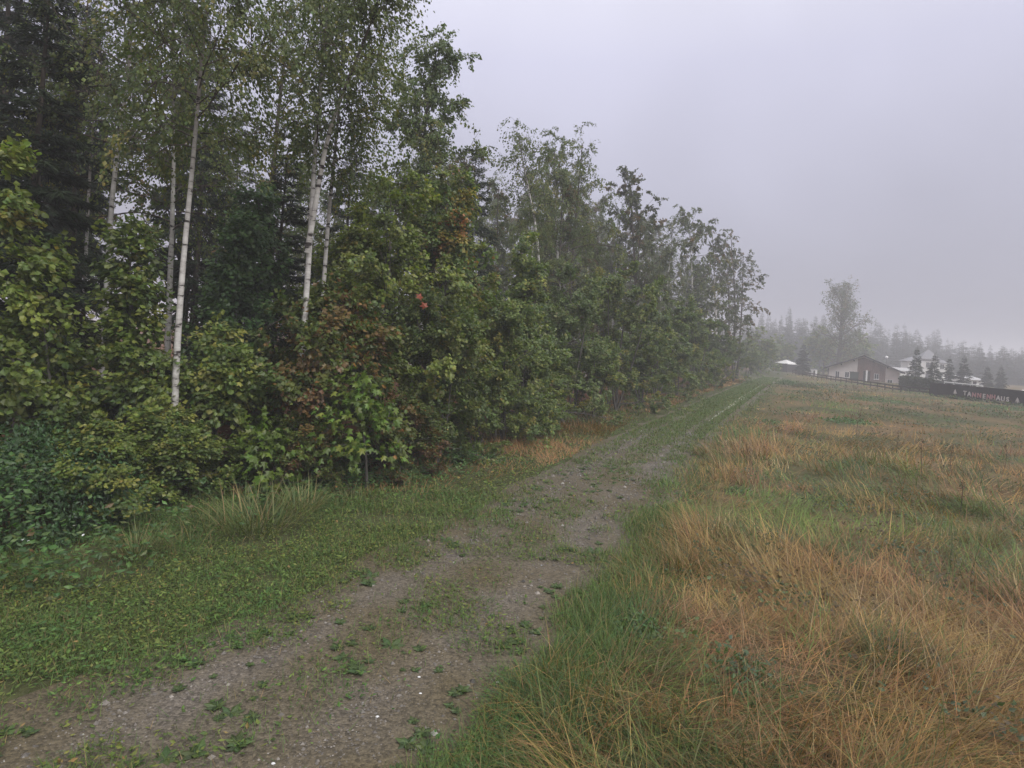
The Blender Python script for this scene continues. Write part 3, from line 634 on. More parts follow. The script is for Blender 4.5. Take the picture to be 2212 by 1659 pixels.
# the wood behind: each tree its own thing
nfor = 0
for row in range(5):
    for k_ in range(17):
        y = 11 + k_ * 5.2 + R.uniform(-1.8, 1.8); d = 4.2 + row * 4.3 + R.uniform(-1.3, 1.3)
        x = float(np.interp(y, EY, EX)) - d - (1.5 if y < 25 else 0)
        if y > 90: continue
        pu = (x * cs - 1.0 * sn) / y * FOC + 512; dxs = pu / K; left = dxs < 560
        kind = R.choice(['a', 'b', 'br', 'bb'], p=[0.42, 0.38, 0.10, 0.10] if left else [0.04, 0.08, 0.38, 0.50])
        if left and row == 0 and kind in ('br', 'bb'): kind = 'b'
        ms = {'a': sp_a, 'b': sp_b, 'br': br_a, 'bb': br_b}[kind]
        Ht = {'a': 19, 'b': 17, 'br': 17, 'bb': 16}[kind]
        lim = np.interp(dxs, [-200, 430, 520, 860, 930, 1010, 1090, 1200, 1300, 1420, 1550], [-150, -60, 330, 350, 340, 350, 410, 385, 455, 490, 560]) + R.uniform(0, 80)
        want = float(np.clip(spot(dxs, lim, y)[2], 5.5, 19)); s = want / Ht
        where = ['behind the yellow-green bush', 'behind the white birches', 'behind the forked birch', 'behind the round-crowned aspen', 'behind the crooked birch', 'behind the wide domed bush', 'near the far slender trio'][int(np.searchsorted([150, 560, 860, 1080, 1290, 1440], dxs))]
        if kind in 'ab': lbl = 'dark spruce deep in the wood ' + where; nm = 'spruce_tree'
        else: lbl = 'leafy tree filling the wood ' + where; nm = 'leafy_tree'
        make(nm, ms, on_ground(x, y, 0.05), lbl, 'tree', 'spruces inside the wood' if kind in 'ab' else 'leafy trees inside the wood', rz=R.uniform(0, 6.28), sc=(max(s, 0.7), max(s, 0.7), s)); nfor += 1

# ------------------------------------------------------------------ far end: misty forest, big tree, garden spruces
far_a = spruce(81, 17, 0.2, 2.6, 150, 5200, 1.0, SPRUCE, base=0.06)
far_b = spruce(82, 15, 0.2, 3.0, 130, 4600, 1.05, SPRUCE, base=0.04, power=0.7)
far_c = spruce(83, 18, 0.2, 2.1, 150, 4600, 1.0, SPRUCE, base=0.1)
prof_x = [1560, 1640, 1700, 1760, 1830, 1900, 1950, 2020, 2070, 2120, 2212, 2300]
prof_y = [690, 688, 674, 690, 695, 700, 706, 718, 742, 748, 752, 765]
for row, (dep0, n_, drop) in enumerate(((205, 42, 26), (225, 46, 6), (246, 44, -6), (268, 40, -10))):
    for k_ in range(n_):
        dx = 1545 + 760 * (k_ + R.uniform(0.1, 0.9)) / n_; dep = dep0 + R.uniform(-9, 9) - (30 if dx > 2060 else 0)
        x, y, g0, H = stand(dx, np.interp(dx, prof_x, prof_y) + drop + R.uniform(-8, 22), dep)
        ms, Ht = ((far_a, 17), (far_b, 15), (far_c, 18))[int(R.integers(0, 3))]; s = H / Ht; w = R.uniform(1.05, 1.5)
        make('spruce_tree', ms, (x, y, g0 - 0.1), 'misty grey spruce in the far forest beyond the houses', 'tree', 'misty spruces of the far forest', rz=R.uniform(0, 6.28), sc=(w, w, s))
# pale broadleaf scrub in front of the far forest
scrub = hazel(84, 5.0, 2.6, 5000, HAZEL, size=0.24)
for q, (dx, dy, dep, l) in enumerate([(1640, 722, 118, 'pale scrub tree beside the end of the track'), (1655, 745, 128, 'low pale scrub left of the small pavilion'), (1625, 752, 104, 'pale shrub where the forest edge stops'), (1690, 735, 150, 'misty scrub tree behind the small pavilion'),
                                      (1785, 722, 158, 'misty leafy tree left of the great bare-trunked tree'), (1645, 772, 112, 'low shrub at the top of the grassy track'), (1850, 735, 162, 'misty leafy tree right of the great bare-trunked tree')]):
    x, y, g0, H = stand(dx, dy, dep); s = H / 5.0; make('scrub_tree', scrub, (x, y, g0 - 0.05), l, 'tree', None, rz=q * 1.3, sc=(s * 1.25, s * 1.25, s))
# the great open-crowned tree behind the chalet
q = trace([(1812, 790), (1816, 740), (1818, 700), (1820, 660), (1821, 638)], 148, 0.1, 90); s, q0 = rooted(q)
big = broadleaf(90, [s], 0.62, 0.14, 5.6, 64, lambda q: 0.62 + 0.5 * math.sin(min(1, q * 0.9 + 0.1) * math.pi), (0.35, 0.75, 1.15), -0.05, 8, 3.0, 4, 1.0, 0.2, 10000, DIAM, 0.34, RUSTY, bark='dark', flat=0.4, hang=0.4, off=0.2)
make('broadleaf_tree', big, q0, 'great thin-leaved tree with open crown behind the chalet', 'tree')
# garden spruces round the houses
gs = spruce(85, 6, 0.09, 2.1, 110, 12000, 0.34, SPRUCE, base=0.02, power=1.0)
for q, (dx, dy, dep, w, l) in enumerate([(1736, 738, 128, 1.15, 'garden spruce between the small pavilion and the chalet'), (1981, 746, 96, 0.85, 'taller garden spruce before the white villa'), (2021, 760, 90, 0.85, 'garden spruce right of the villa tower, by the sign wall'),
                                         (2053, 768, 100, 0.8, 'slim garden spruce right of the villa'), (2085, 766, 102, 0.9, 'garden spruce standing free behind the sign wall'), (2134, 789, 110, 0.8, 'small misty spruce behind the lettering'), (2163, 788, 112, 0.8, 'small misty spruce near the right picture edge')]):
    x, y, g0, H = stand(dx, dy, dep); s = H / 6.0; make('garden_spruce', gs, (x, y, g0 - 0.05), l, 'tree', 'garden spruces', rz=q * 1.1, sc=(w * 1.0, w * 1.0, s))

# ------------------------------------------------------------------ buildings
M_PLASTER = plain('cream_plaster', (0.62, 0.57, 0.53), 0.9, 0.2, 0.08, 1.2)
M_PINK = plain('pinkish_plaster', (0.52, 0.44, 0.41), 0.9, 0.2, 0.1, 1.2)
M_TIMBER = plain('weathered_timber', (0.17, 0.095, 0.075), 0.8, 0.2, 0.35, 6, (1, 1, 0.1))
M_ROOF = plain('dark_roof', (0.085, 0.08, 0.08), 0.8, 0.25, 0.3, 4)
M_WHITE = plain('white_paint', (0.78, 0.77, 0.75), 0.6, 0.3)
M_GLASS = plain('window_glass', (0.03, 0.032, 0.036), 0.12, 0.5)
M_DARK = plain('dark_wood', (0.035, 0.03, 0.028), 0.8, 0.2, 0.3, 8)
M_GREEN = plain('green_board', (0.045, 0.06, 0.045), 0.7, 0.2, 0.25, 5)
M_SLATE = plain('grey_slate', (0.20, 0.20, 0.215), 0.7, 0.3, 0.2, 3)
M_PALE = plain('pale_sheet_roof', (0.42, 0.42, 0.42), 0.7, 0.3, 0.15, 2)
M_RAIL = plain('fence_rail', (0.055, 0.045, 0.038), 0.85, 0.2, 0.3, 6)
M_SIGN = plain('sign_board', (0.026, 0.022, 0.023), 0.7, 0.25, 0.25, 4)
M_LET = plain('letter_white', (0.62, 0.57, 0.55), 0.6, 0.3)
M_LETR = plain('letter_red', (0.50, 0.24, 0.24), 0.6, 0.3)
def empty(name, loc, rz=0): 
    o = bpy.data.objects.new(name, None); col.objects.link(o); o.location = [float(c) for c in loc]; o.rotation_euler[2] = rz; return o
def bx(name, lo, hi, m, parent=None, **k): return Bag().box(lo, hi).build(name, m, parent, **k)
def window(parent, x0, x1, z0, z1, y=-0.02, fr=0.055):
    w = bx('window', (x0, y - 0.03, z0), (x1, y + 0.06, z1), M_WHITE, parent)
    mid = (x0 + x1) / 2
    for a, b in ((x0 + fr, mid - fr / 2), (mid + fr / 2, x1 - fr)): bx('pane', (a, y - 0.045, z0 + fr), (b, y - 0.032, z1 - fr), M_GLASS, w)
    bx('sill', (x0 - 0.08, y - 0.14, z0 - 0.07), (x1 + 0.08, y - 0.005, z0 - 0.003), M_WHITE, w); return w

# chalet: gable front 12.6 m wide, local x along the front, -y towards the camera
pl = spot(1786, 835, 122.6); pr = spot(1943, 835, 116.6); ang = math.atan2(pr[1] - pl[1], pr[0] - pl[0]); W = float(np.hypot(*(pr - pl)[:2]))
gz0 = float(np.mean([height(pl[0], pl[1]), height(pr[0], pr[1])])) - 0.15
ch = tag(empty('chalet', (pl[0], pl[1], gz0), ang), 'low chalet with wide gable, cream plaster and timber-clad middle', 'house')
k = W / 12.6; EV, RG, DP = 2.25, 4.85, 15.0
def gable(x0, x1, y0, y1, name, m, z0=-0.5):
    top = lambda x: EV + (RG - EV) * (1 - abs(x - W / 2) / (W / 2)); xs = [x0] + ([W / 2] if x0 < W / 2 < x1 else []) + [x1]
    B = Bag()
    for a, b in zip(xs[:-1], xs[1:]):
        V = [(a, y0, z0), (b, y0, z0), (b, y1, z0), (a, y1, z0), (a, y0, top(a)), (b, y0, top(b)), (b, y1, top(b)), (a, y1, top(a))]
        B.add(V, [(0, 3, 2, 1), (4, 5, 6, 7), (0, 1, 5, 4), (2, 3, 7, 6), (3, 0, 4, 7), (1, 2, 6, 5)])
    return B.build(name, m, ch)
gable(0, 5.3 * k, 0, DP, 'wall', M_PLASTER)
gable(5.3 * k + 0.003, 10.15 * k, 0.02, DP, 'wall', M_PINK); gable(10.15 * k + 0.003, W, 0, DP, 'wall', M_PINK)
nb = 24
for i in range(nb):                                       # vertical cladding boards in the gable and band below
    a = 5.3 * k + 4.85 * k * i / nb; b = a + 4.85 * k / nb - 0.025; mid = (a + b) / 2
    t = EV + (RG - EV) * (1 - abs(mid - W / 2) / (W / 2)) - 0.12
    bx('board', (a, -0.05 - 0.012 * (i % 2), 0.0 if i % 2 else 0.02), (b, 0.015, t), M_TIMBER, ch)
rf = empty('roof', (0, 0, 0)); rf.parent = ch
for sg in (-1, 1):
    B = Bag(); th = 0.22; ov = 0.75; x_e = W / 2 + sg * (W / 2 + ov); z_e = EV - (RG - EV) / (W / 2) * ov; x_r = W / 2 + sg * 0.0
    V = [(x_e, -1.0, z_e + 0.03), (x_r, -1.0, RG + 0.03), (x_r, DP + 0.5, RG + 0.03), (x_e, DP + 0.5, z_e + 0.03)]
    V = V + [(a, b, c + th) for a, b, c in V]
    B.add(V, [(0, 1, 2, 3), (4, 7, 6, 5), (0, 4, 5, 1), (2, 6, 7, 3), (3, 7, 4, 0), (1, 5, 6, 2)]); B.build('roof_slope', M_ROOF, ch if False else rf)
    V = [(x_e, -1.04, z_e + 0.0), (x_r, -1.04, RG + 0.0), (x_r, -1.005, RG + 0.0), (x_e, -1.005, z_e + 0.0)]; V = V + [(a, b, c + 0.27) for a, b, c in V]
    Bag().add(V, [(0, 1, 2, 3), (4, 7, 6, 5), (0, 4, 5, 1), (2, 6, 7, 3), (3, 7, 4, 0), (1, 5, 6, 2)]).build('barge_board', M_DARK, rf)
for x in (2.4, 4.6, 8.0, 10.4): 
    t = EV + (RG - EV) * (1 - abs(x * k - W / 2) / (W / 2)); bx('purlin_end', (x * k - 0.1, -0.9, t - 0.32), (x * k + 0.1, -0.003, t - 0.06), M_DARK, ch)
for a, b, c, d in ((1.4, 2.15, 0.42, 1.65), (3.1, 3.9, 0.5, 1.65), (10.5, 11.4, 0.02, 0.68)): window(ch, a * k, b * k, c, d)
window(ch, 8.25 * k, 9.05 * k, 0.6, 1.65, y=-0.075)
dr = bx('door', (6.35 * k, -0.095, 0.0), (7.55 * k, -0.066, 2.05), M_DARK, ch); bx('handle', (7.4 * k, -0.13, 1.0), (7.45 * k, -0.098, 1.12), M_SLATE, dr)
bx('porch_post', (6.78 * k, -0.75, -0.3), (7.08 * k, -0.45, 2.2), M_WHITE, ch)
bx('base_band', (-0.02, -0.035, -0.5), (5.28 * k, -0.003, 0.12), M_SLATE, ch)
bx('downpipe', (W - 0.16, -0.12, -0.4), (W - 0.05, -0.02, EV), M_WHITE, ch)
bx('downpipe', (0.05, -0.12, -0.4), (0.16, -0.02, EV - 0.05), M_DARK, ch)

# green garden shed beside the chalet front
p = spot(1844, 830, 112); gb = float(height(p[0], p[1])); sh = tag(empty('garden_shed', (p[0], p[1], gb - 0.05), ang), 'dark green board shed standing before the chalet', 'shed')
bx('body', (-0.7, -0.6, 0), (0.7, 0.6, 1.65), M_GREEN, sh); bx('roof', (-0.8, -0.7, 1.653), (0.8, 0.7, 1.75), M_ROOF, sh)
for i in range(6): bx('board', (-0.69 + i * 0.232, -0.625, 0.02), (-0.48 + i * 0.232, -0.6, 1.62), M_GREEN, sh)

# pavilion with white pyramid roof
p = spot(1697, 800, 148); gb = float(height(p[0], p[1])); pv = tag(empty('pavilion', (p[0], p[1], gb), 0.5), 'small dark pavilion with white tent roof at the track end', 'pavilion')
h_ = 2.05
for a in (-1.6, 1.6):
    for b in (-1.6, 1.6): bx('post', (a - 0.08, b - 0.08, -0.3), (a + 0.08, b + 0.08, h_), M_DARK, pv)
for a in (-1.6, 1.6):
    bx('panel', (a - 0.03, -1.5, 0.02), (a + 0.03, 1.5, h_ - 0.06), M_DARK, pv); bx('panel', (-1.5, a - 0.03, 0.02), (1.5, a + 0.03, h_ - 0.06), M_DARK, pv)
Bag().add([(-1.95, -1.95, h_ + .003), (1.95, -1.95, h_ + .003), (1.95, 1.95, h_ + .003), (-1.95, 1.95, h_ + .003), (0, 0, h_ + 0.95)], np.array([(0, 1, 4), (1, 2, 4), (2, 3, 4), (3, 0, 4), (0, 3, 2), (0, 2, 1)])).build('roof', M_WHITE, pv)
bx('valance', (-1.93, -1.93, h_ - 0.16), (1.93, -1.9, h_), M_WHITE, pv)

# white hut behind the small spruce
p = spot(1757, 796, 138); gb = float(height(p[0], p[1])); wh = tag(empty('white_hut', (p[0], p[1], gb), 0.3), 'tiny white hut right of the small garden spruce', 'hut')
bx('body', (-0.55, -0.6, -0.2), (0.55, 0.6, 1.35), M_WHITE, wh); bx('roof', (-0.72, -0.75, 1.353), (0.72, 0.75, 1.5), M_SLATE, wh); bx('door', (-0.5, -0.64, 0), (-0.05, -0.603, 1.1), M_DARK, wh)

# villa with central tower bay
p = spot(2003, 812, 158); gb = float(height(p[0], p[1])); p[2] = spot(2003, 818, 158)[2]
vi = tag(empty('villa', (p[0], p[1], gb - 0.3), -0.32), 'white villa with slate tower roof behind the garden spruces', 'house'); vi.scale = (0.86, 0.86, 0.95)
bx('wall', (-5.1, 0, 0), (5.1, 8, 5.3), M_WHITE, vi); bx('tower_bay', (-2.3, -1.6, 0), (2.3, -0.003, 6.1), M_WHITE, vi)
def hip(parent, x0, x1, y0, y1, z, h, ridge, m, name):
    xm = (x0 + x1) / 2; ym = (y0 + y1) / 2
    V = [(x0, y0, z), (x1, y0, z), (x1, y1, z), (x0, y1, z), (xm - ridge, ym, z + h), (xm + ridge, ym, z + h), (x0, y0, z + .18), (x1, y0, z + .18), (x1, y1, z + .18), (x0, y1, z + .18)]
    Fq = [(0, 1, 7, 6), (1, 2, 8, 7), (2, 3, 9, 8), (3, 0, 6, 9), (3, 2, 1, 0), (6, 7, 5, 4), (8, 9, 4, 5)]
    B = Bag().add(V, Fq); B.add(V, np.array([(7, 8, 5), (9, 6, 4)])); return B.build(name, m, parent)
hip(vi, -5.7, 5.7, -0.55, 8.6, 5.303, 1.5, 3.0, M_SLATE, 'roof'); hip(vi, -2.75, 2.75, -2.1, 3.2, 6.103, 2.9, 0.02, M_SLATE, 'tower_roof')
for z in (0.9, 3.9):
    window(vi, -1.0, 1.0, z, z + 1.5, y=-1.62)
    for x in (-4.2, 3.1): window(vi, x, x + 1.1, z - 0.2, z + 1.2, y=-0.02)
bx('chimney', (2.2, 4, 6.2), (2.8, 4.6, 8.1), M_SLATE, vi); bx('cornice', (-2.5, -1.72, 5.72), (2.5, -1.603, 5.95), M_SLATE, vi)

def outhouse(dx, dy, dep, w, h, l, rz=0.2):
    p = spot(dx, dy, dep); gb = float(height(p[0], p[1])); top = p[2] - gb
    o = tag(empty('outhouse', (p[0], p[1], gb), rz), l, 'outbuilding')
    bx('wall', (-w / 2, 0, -0.3), (w / 2, 3, top - 0.5), M_WHITE, o); bx('door', (-0.4, -0.04, 0), (0.4, -0.003, min(1.9, top - 0.7)), M_DARK, o)
    V = [(-w / 2 - .3, -0.5, top - 0.497), (w / 2 + .3, -0.5, top - 0.497), (w / 2 + .3, 3.4, top + 0.2), (-w / 2 - .3, 3.4, top + 0.2)]; V += [(a, b, c + .12) for a, b, c in V]
    Bag().add(V, [(0, 3, 2, 1), (4, 5, 6, 7), (0, 1, 5, 4), (1, 2, 6, 5), (2, 3, 7, 6), (3, 0, 4, 7)]).build('roof', M_PALE, o); return o
outhouse(2106, 816, 118, 4.2, 1, 'low outbuilding with pale roof behind the sign wall')
outhouse(1962, 798, 140, 6.0, 1, 'white low building end right of the chalet roof')

# clipped hedge between chalet and sign wall
p0 = spot(1952, 830, 92); p1 = spot(2008, 835, 80); n = 9000
rg = np.random.default_rng(5); t = rg.random(n); d = (p1 - p0)[:2]; dl = np.hypot(*d); d = d / dl; nv = np.array((-d[1], d[0]))
face = rg.integers(0, 3, n); a = t * dl; b = np.where(face == 0, -0.6, np.where(face == 1, rg.uniform(-0.6, 0.6, n), rg.uniform(-0.5, 0.5, n))); z = np.where(face == 1, 1.75, rg.uniform(0, 1.75, n))
P = np.stack((a * d[0] + b * nv[0], a * d[1] + b * nv[1], z + 0.1 * rg.normal(0, 0.5, n)), -1)
he = tag(empty('hedge', on_ground(p0[0], p0[1])), 'dark clipped hedge between the chalet and the sign wall', 'hedge')
B = Bag(); B.add(*leaves(DIAM, P, rg.normal(0, 1, (n, 3)), rg.normal(0, 1, (n, 3)) + (0, 0, 0.6), 0.24 * rg.uniform(0.6, 1.2, n), pick([((0.035, 0.05, 0.028), 1), ((0.045, 0.06, 0.032), 1)], n, rg))); B.build('foliage', M_LEAF, he)
B = Bag(); 
for q in range(7): B.box((d[0] * dl * (q + .5) / 7 - .04, d[1] * dl * (q + .5) / 7 - .04, -0.05), (d[0] * dl * (q + .5) / 7 + .04, d[1] * dl * (q + .5) / 7 + .04, 1.4))
B.build('stems', M_BARK, he)

# two-rail fence along the far side of the meadow
f0 = np.array(foot(1712, 812)); f0 = np.array((ray(1712, 812)[0] * 128, 128.0)); f1 = np.array((ray(2008, 850)[0] * 69.5, 69.5))
fe = tag(empty('rail_fence', (f0[0], f0[1], 0)), 'long low fence with two dark rails across the meadow end', 'fence')
nbay = 24; rg = np.random.default_rng(9)
ptsf = [f0 + (f1 - f0) * i / nbay for i in range(nbay + 1)]; zs = [float(height(q[0], q[1])) for q in ptsf]
pm = Bag().box((-0.05, -0.05, -0.4), (0.05, 0.05, 0.86)).mesh('post', M_RAIL)
for i, q in enumerate(ptsf): link('post', pm, fe, (q[0] - f0[0], q[1] - f0[1], zs[i]), rz=rg.uniform(-.2, .2))
for i in range(nbay):
    a, b = ptsf[i], ptsf[i + 1]; L = float(np.hypot(*(b - a))); an = math.atan2(b[1] - a[1], b[0] - a[0])
    for zz in (0.34, 0.74):
        r_ = bx('rail', (0.02, -0.115, -0.09), (L - 0.02, -0.073, 0.09), M_RAIL, fe, loc=(a[0] - f0[0], a[1] - f0[1], zs[i] + zz + rg.uniform(-.02, .02)))
        r_.rotation_euler = (0, -math.atan2(zs[i + 1] - zs[i], L), an)

# long dark sign wall with lettering
s0 = np.array((ray(2008, 840)[0] * 68, 68.0)); s1 = np.array((ray(2230, 840)[0] * 56.5, 56.5)); dv = s1 - s0; LS = float(np.hypot(*dv)) + 3; an = math.atan2(dv[1], dv[0])
zg = float(np.mean([height(*s0), height(*s1)])); zg = min(zg, 0.0)
sw = tag(empty('sign_wall', (s0[0], s0[1], zg), an), 'long dark sign wall reading TANNENHAUS between two small fir emblems', 'sign')
HS = 1.5; npn = 12
for i in range(npn): bx('panel', (LS * i / npn + 0.008, 0, -0.4), (LS * (i + 1) / npn - 0.008, 0.05 + 0.004 * (i % 2), HS), M_SIGN, sw)
for i in range(npn + 1): bx('post', (LS * i / npn - 0.05, 0.065, -0.4), (LS * i / npn + 0.05, 0.16, HS - 0.05), M_DARK, sw)
def on_wall(dx, dy):                                      # metres along the wall and height where a sheet pixel meets it
    x, z = ray(dx, dy); u = dv / np.hypot(*dv)
    M = np.array(((x, -u[0]), (1.0, -u[1]))); t, s = np.linalg.solve(M, s0); return s, CAMH + z * t - zg
zx = lambda a: (1900 + a / 5.475) * 2212 / 2304; zy = lambda a: (740 + a / 5.475) * 2212 / 2304
text = 'TANNENHAUS'; cxs = [1488, 1541, 1600, 1664, 1722, 1781, 1838, 1897, 1955, 2014]; cys = [790, 801, 812, 819, 828, 834, 838, 850, 860, 868]
for i, c in enumerate(text):
    s, h = on_wall(zx(cxs[i]), zy(cys[i])); cu = bpy.data.curves.new('letter', 'FONT'); cu.body = c; cu.size = 0.62; cu.align_x = 'CENTER'; cu.extrude = 0.02; cu.offset = 0.022
    cu.materials.append(M_LETR if i in (2, 3, 5, 6) else M_LET)
    l = bpy.data.objects.new('letter', cu); col.objects.link(l); l.parent = sw; l.location = (s, -0.03, h - 0.22); l.rotation_euler = (math.pi / 2, 0, 0)
for a, b in ((1365, 775), (2132, 880)):
    s, h = on_wall(zx(a), zy(b)); B = Bag()
    for w, z0, z1 in ((0.24, -0.18, 0.02), (0.19, -0.06, 0.14), (0.13, 0.06, 0.27)):
        V = [(s - w, -0.035, h + z0), (s + w, -0.035, h + z0), (s, -0.035, h + z1), (s - w, -0.003, h + z0), (s + w, -0.003, h + z0), (s, -0.003, h + z1)]
        V = [(x, y - 0.004 * w, z) for x, y, z in V]
        B.add(V, np.array([(0, 1, 2), (3, 5, 4), (0, 3, 4), (0, 4, 1), (1, 4, 5), (1, 5, 2), (2, 5, 3), (2, 3, 0)]))
    B.box((s - 0.035, -0.034, h - 0.27), (s + 0.035, -0.004, h - 0.181)); B.build('fir_emblem', M_LET, sw)
# white hand rail behind the sign wall
sa, ha = on_wall(zx(1180), zy(652)); sb, hb = on_wall(zx(1652), zy(712))
hr = tag(empty('white_railing', (s0[0], s0[1], zg), an), 'thin white hand rail showing above the sign wall', 'railing')
Bag().add(*tubes(np.array([[(sa, 0.5, HS + 0.16), ((sa + sb) / 2, 0.5, HS + 0.14), (sb, 0.5, HS + 0.12)]]), np.full((1, 3), 0.055), 8)).build('hand_rail', M_WHITE, hr)
for q in range(5): x = sa + (sb - sa) * q / 4; Bag().add(*tubes(np.array([[(x, 0.5, -0.4), (x, 0.5, HS + 0.10)]]), np.full((1, 2), 0.035), 6)).build('post', M_WHITE, hr)
# globe lamps
def globe(dx, dy, dep, r, l):
    p = spot(dx, dy, dep); gb = float(height(p[0], p[1])); o = tag(empty('globe_lamp', (p[0], p[1], gb)), l, 'lamp', 'white globe lamps'); h = p[2] - gb
    Bag().add(*tubes(np.array([[(0, 0, -0.2), (0, 0, h)]]), np.full((1, 2), 0.03), 6)).build('pole', M_RAIL, o)
    th = np.linspace(0.02, math.pi - 0.02, 9); pts = np.stack((0 * th, 0 * th, h - r * np.cos(th)), -1)[None]; Bag().add(*tubes(pts, (r * np.sin(th))[None], 14)).build('globe', M_WHITE, o, True)
globe(zx(1213), zy(602), 73, 0.14, 'white globe lamp left of the white hand rail'); globe(zx(520), zy(350), 128, 0.3, 'white globe lamp on a thin pole above the chalet roof')
globe(zx(1915), zy(760), 68, 0.12, 'white globe lamp peeking over the lettering'); globe(zx(2198), zy(766), 64, 0.14, 'white globe lamp at the sign wall end by the picture edge')

# ------------------------------------------------------------------ grass
def blades(x, y, z, h, az, lean, curl, width, C, nseg):
    n = len(x); ca_, sa_ = np.cos(az), np.sin(az); T = nseg
    rows = []; px, pz = np.zeros(n), np.zeros(n)
    for k in range(T + 1):
        t = k / T
        if k:
            ph = np.minimum(lean + curl * (t - 0.5 / T), 1.95); px = px + np.sin(ph) * h / T; pz = pz + np.cos(ph) * h / T
        w = width * (1 - t ** 1.6) * 0.5
        c = np.stack((x + ca_ * px, y + sa_ * px, z + np.maximum(pz, 0.012)), -1); o = np.stack((-sa_ * w, ca_ * w, 0 * w), -1)
        if k < T: rows += [c - o, c + o]
        else: rows.append(c)
    V = np.stack(rows, 1); m = V.shape[1]; f = []
    for k in range(T - 1): f += [(2 * k, 2 * k + 1, 2 * k + 3), (2 * k, 2 * k + 3, 2 * k + 2)]
    f.append((2 * T - 2, 2 * T - 1, 2 * T)); f = np.array(f)
    F = (f[None] + (np.arange(n) * m)[:, None, None]).reshape(-1, 3)
    return V.reshape(-1, 3), F, np.repeat(C, m, 0)

G = np.random.default_rng(12)
def wedge(n, r0, r1, a0, a1, p=1.5):                      # points thinning with distance
    u = G.random(n); k = 2 - p; r = (r0 ** k + u * (r1 ** k - r0 ** k)) ** (1 / k); a = np.radians(G.uniform(a0, a1, n)); return r * np.sin(a), r * np.cos(a)
cg = dict(green=(0.085, 0.130, 0.036), bright=(0.145, 0.205, 0.048), blue=(0.078, 0.150, 0.058), tan=(0.315, 0.215, 0.080), orange=(0.305, 0.182, 0.068), red=(0.25, 0.138, 0.066), olive=(0.105, 0.105, 0.042), straw=(0.36, 0.27, 0.14))
cg = {k: np.array(v) for k, v in cg.items()}
def bump(x, y, cx, cy, rx, ry): return np.exp(-((x - cx) / rx) ** 2 - ((y - cy) / ry) ** 2)
def meadow_colour(x, y):
    n = len(x); s = side(x, y); r = np.hypot(x, y)
    dry = 0.5 + 1.25 * (fbm(x * 0.35, y * 0.35, 40) - 0.5) + 0.45 * (fbm(x * 1.3, y * 1.3, 44) - 0.5) + 0.11
    dry = dry - 0.35 * bump(x, y, 5.6, 11.5, 2.6, 1.6) + 0.22 * bump(x, y, 22, 26, 9, 3.5) + 0.15 * bump(x, y, 6.5, 6.2, 1.8, 1.8) + 0.18 * bump(x, y, 4.2, 13.5, 1.6, 2.2)
    dry = dry + 0.10 * sstep(10, 15, y) * sstep(45, 30, r) - 0.04 * sstep(30, 50, r) - 0.5 * (1 - sstep(1.1, 1.5, s))
    p = 1 / (1 + np.exp(-(dry - 0.60) * 10))
    isdry = G.random(n) < p
    u = G.random(n); hue = fbm(x * 0.5, y * 0.5, 47)
    d = np.where((u < 0.45)[:, None], cg['tan'], np.where((u < 0.75)[:, None], cg['orange'], np.where((u < 0.9)[:, None], cg['red'], cg['straw'])))
    d = np.where((hue > 0.56)[:, None] & (u < 0.55)[:, None], cg['red'] * 1.1, d)
    g_ = np.where((u < 0.55)[:, None], cg['green'], np.where((u < 0.75)[:, None], cg['olive'], cg['bright']))
    g_ = np.where((bump(x, y, 5.6, 11.5, 2.8, 1.8) > 0.4)[:, None] & (u < 0.7)[:, None], cg['bright'], g_)
    g_ = np.where(((s < 2.1) & (r < 9.5))[:, None] & (u < 0.6)[:, None], cg['blue'], g_)
    c = np.where(isdry[:, None], d, g_)
    return np.clip(c * G.uniform(0.7, 1.3, (n, 1)) * (1 + G.normal(0, 0.05, (n, 3))), 0.01, 0.9), p
def flow(x, y):                                           # lodged grass lies in swirls
    return 6.28 * (1.6 * fbm(x * 0.22, y * 0.22, 50, 2) + 0.35 * fbm(x * 1.1, y * 1.1, 53, 2)) + 0.6

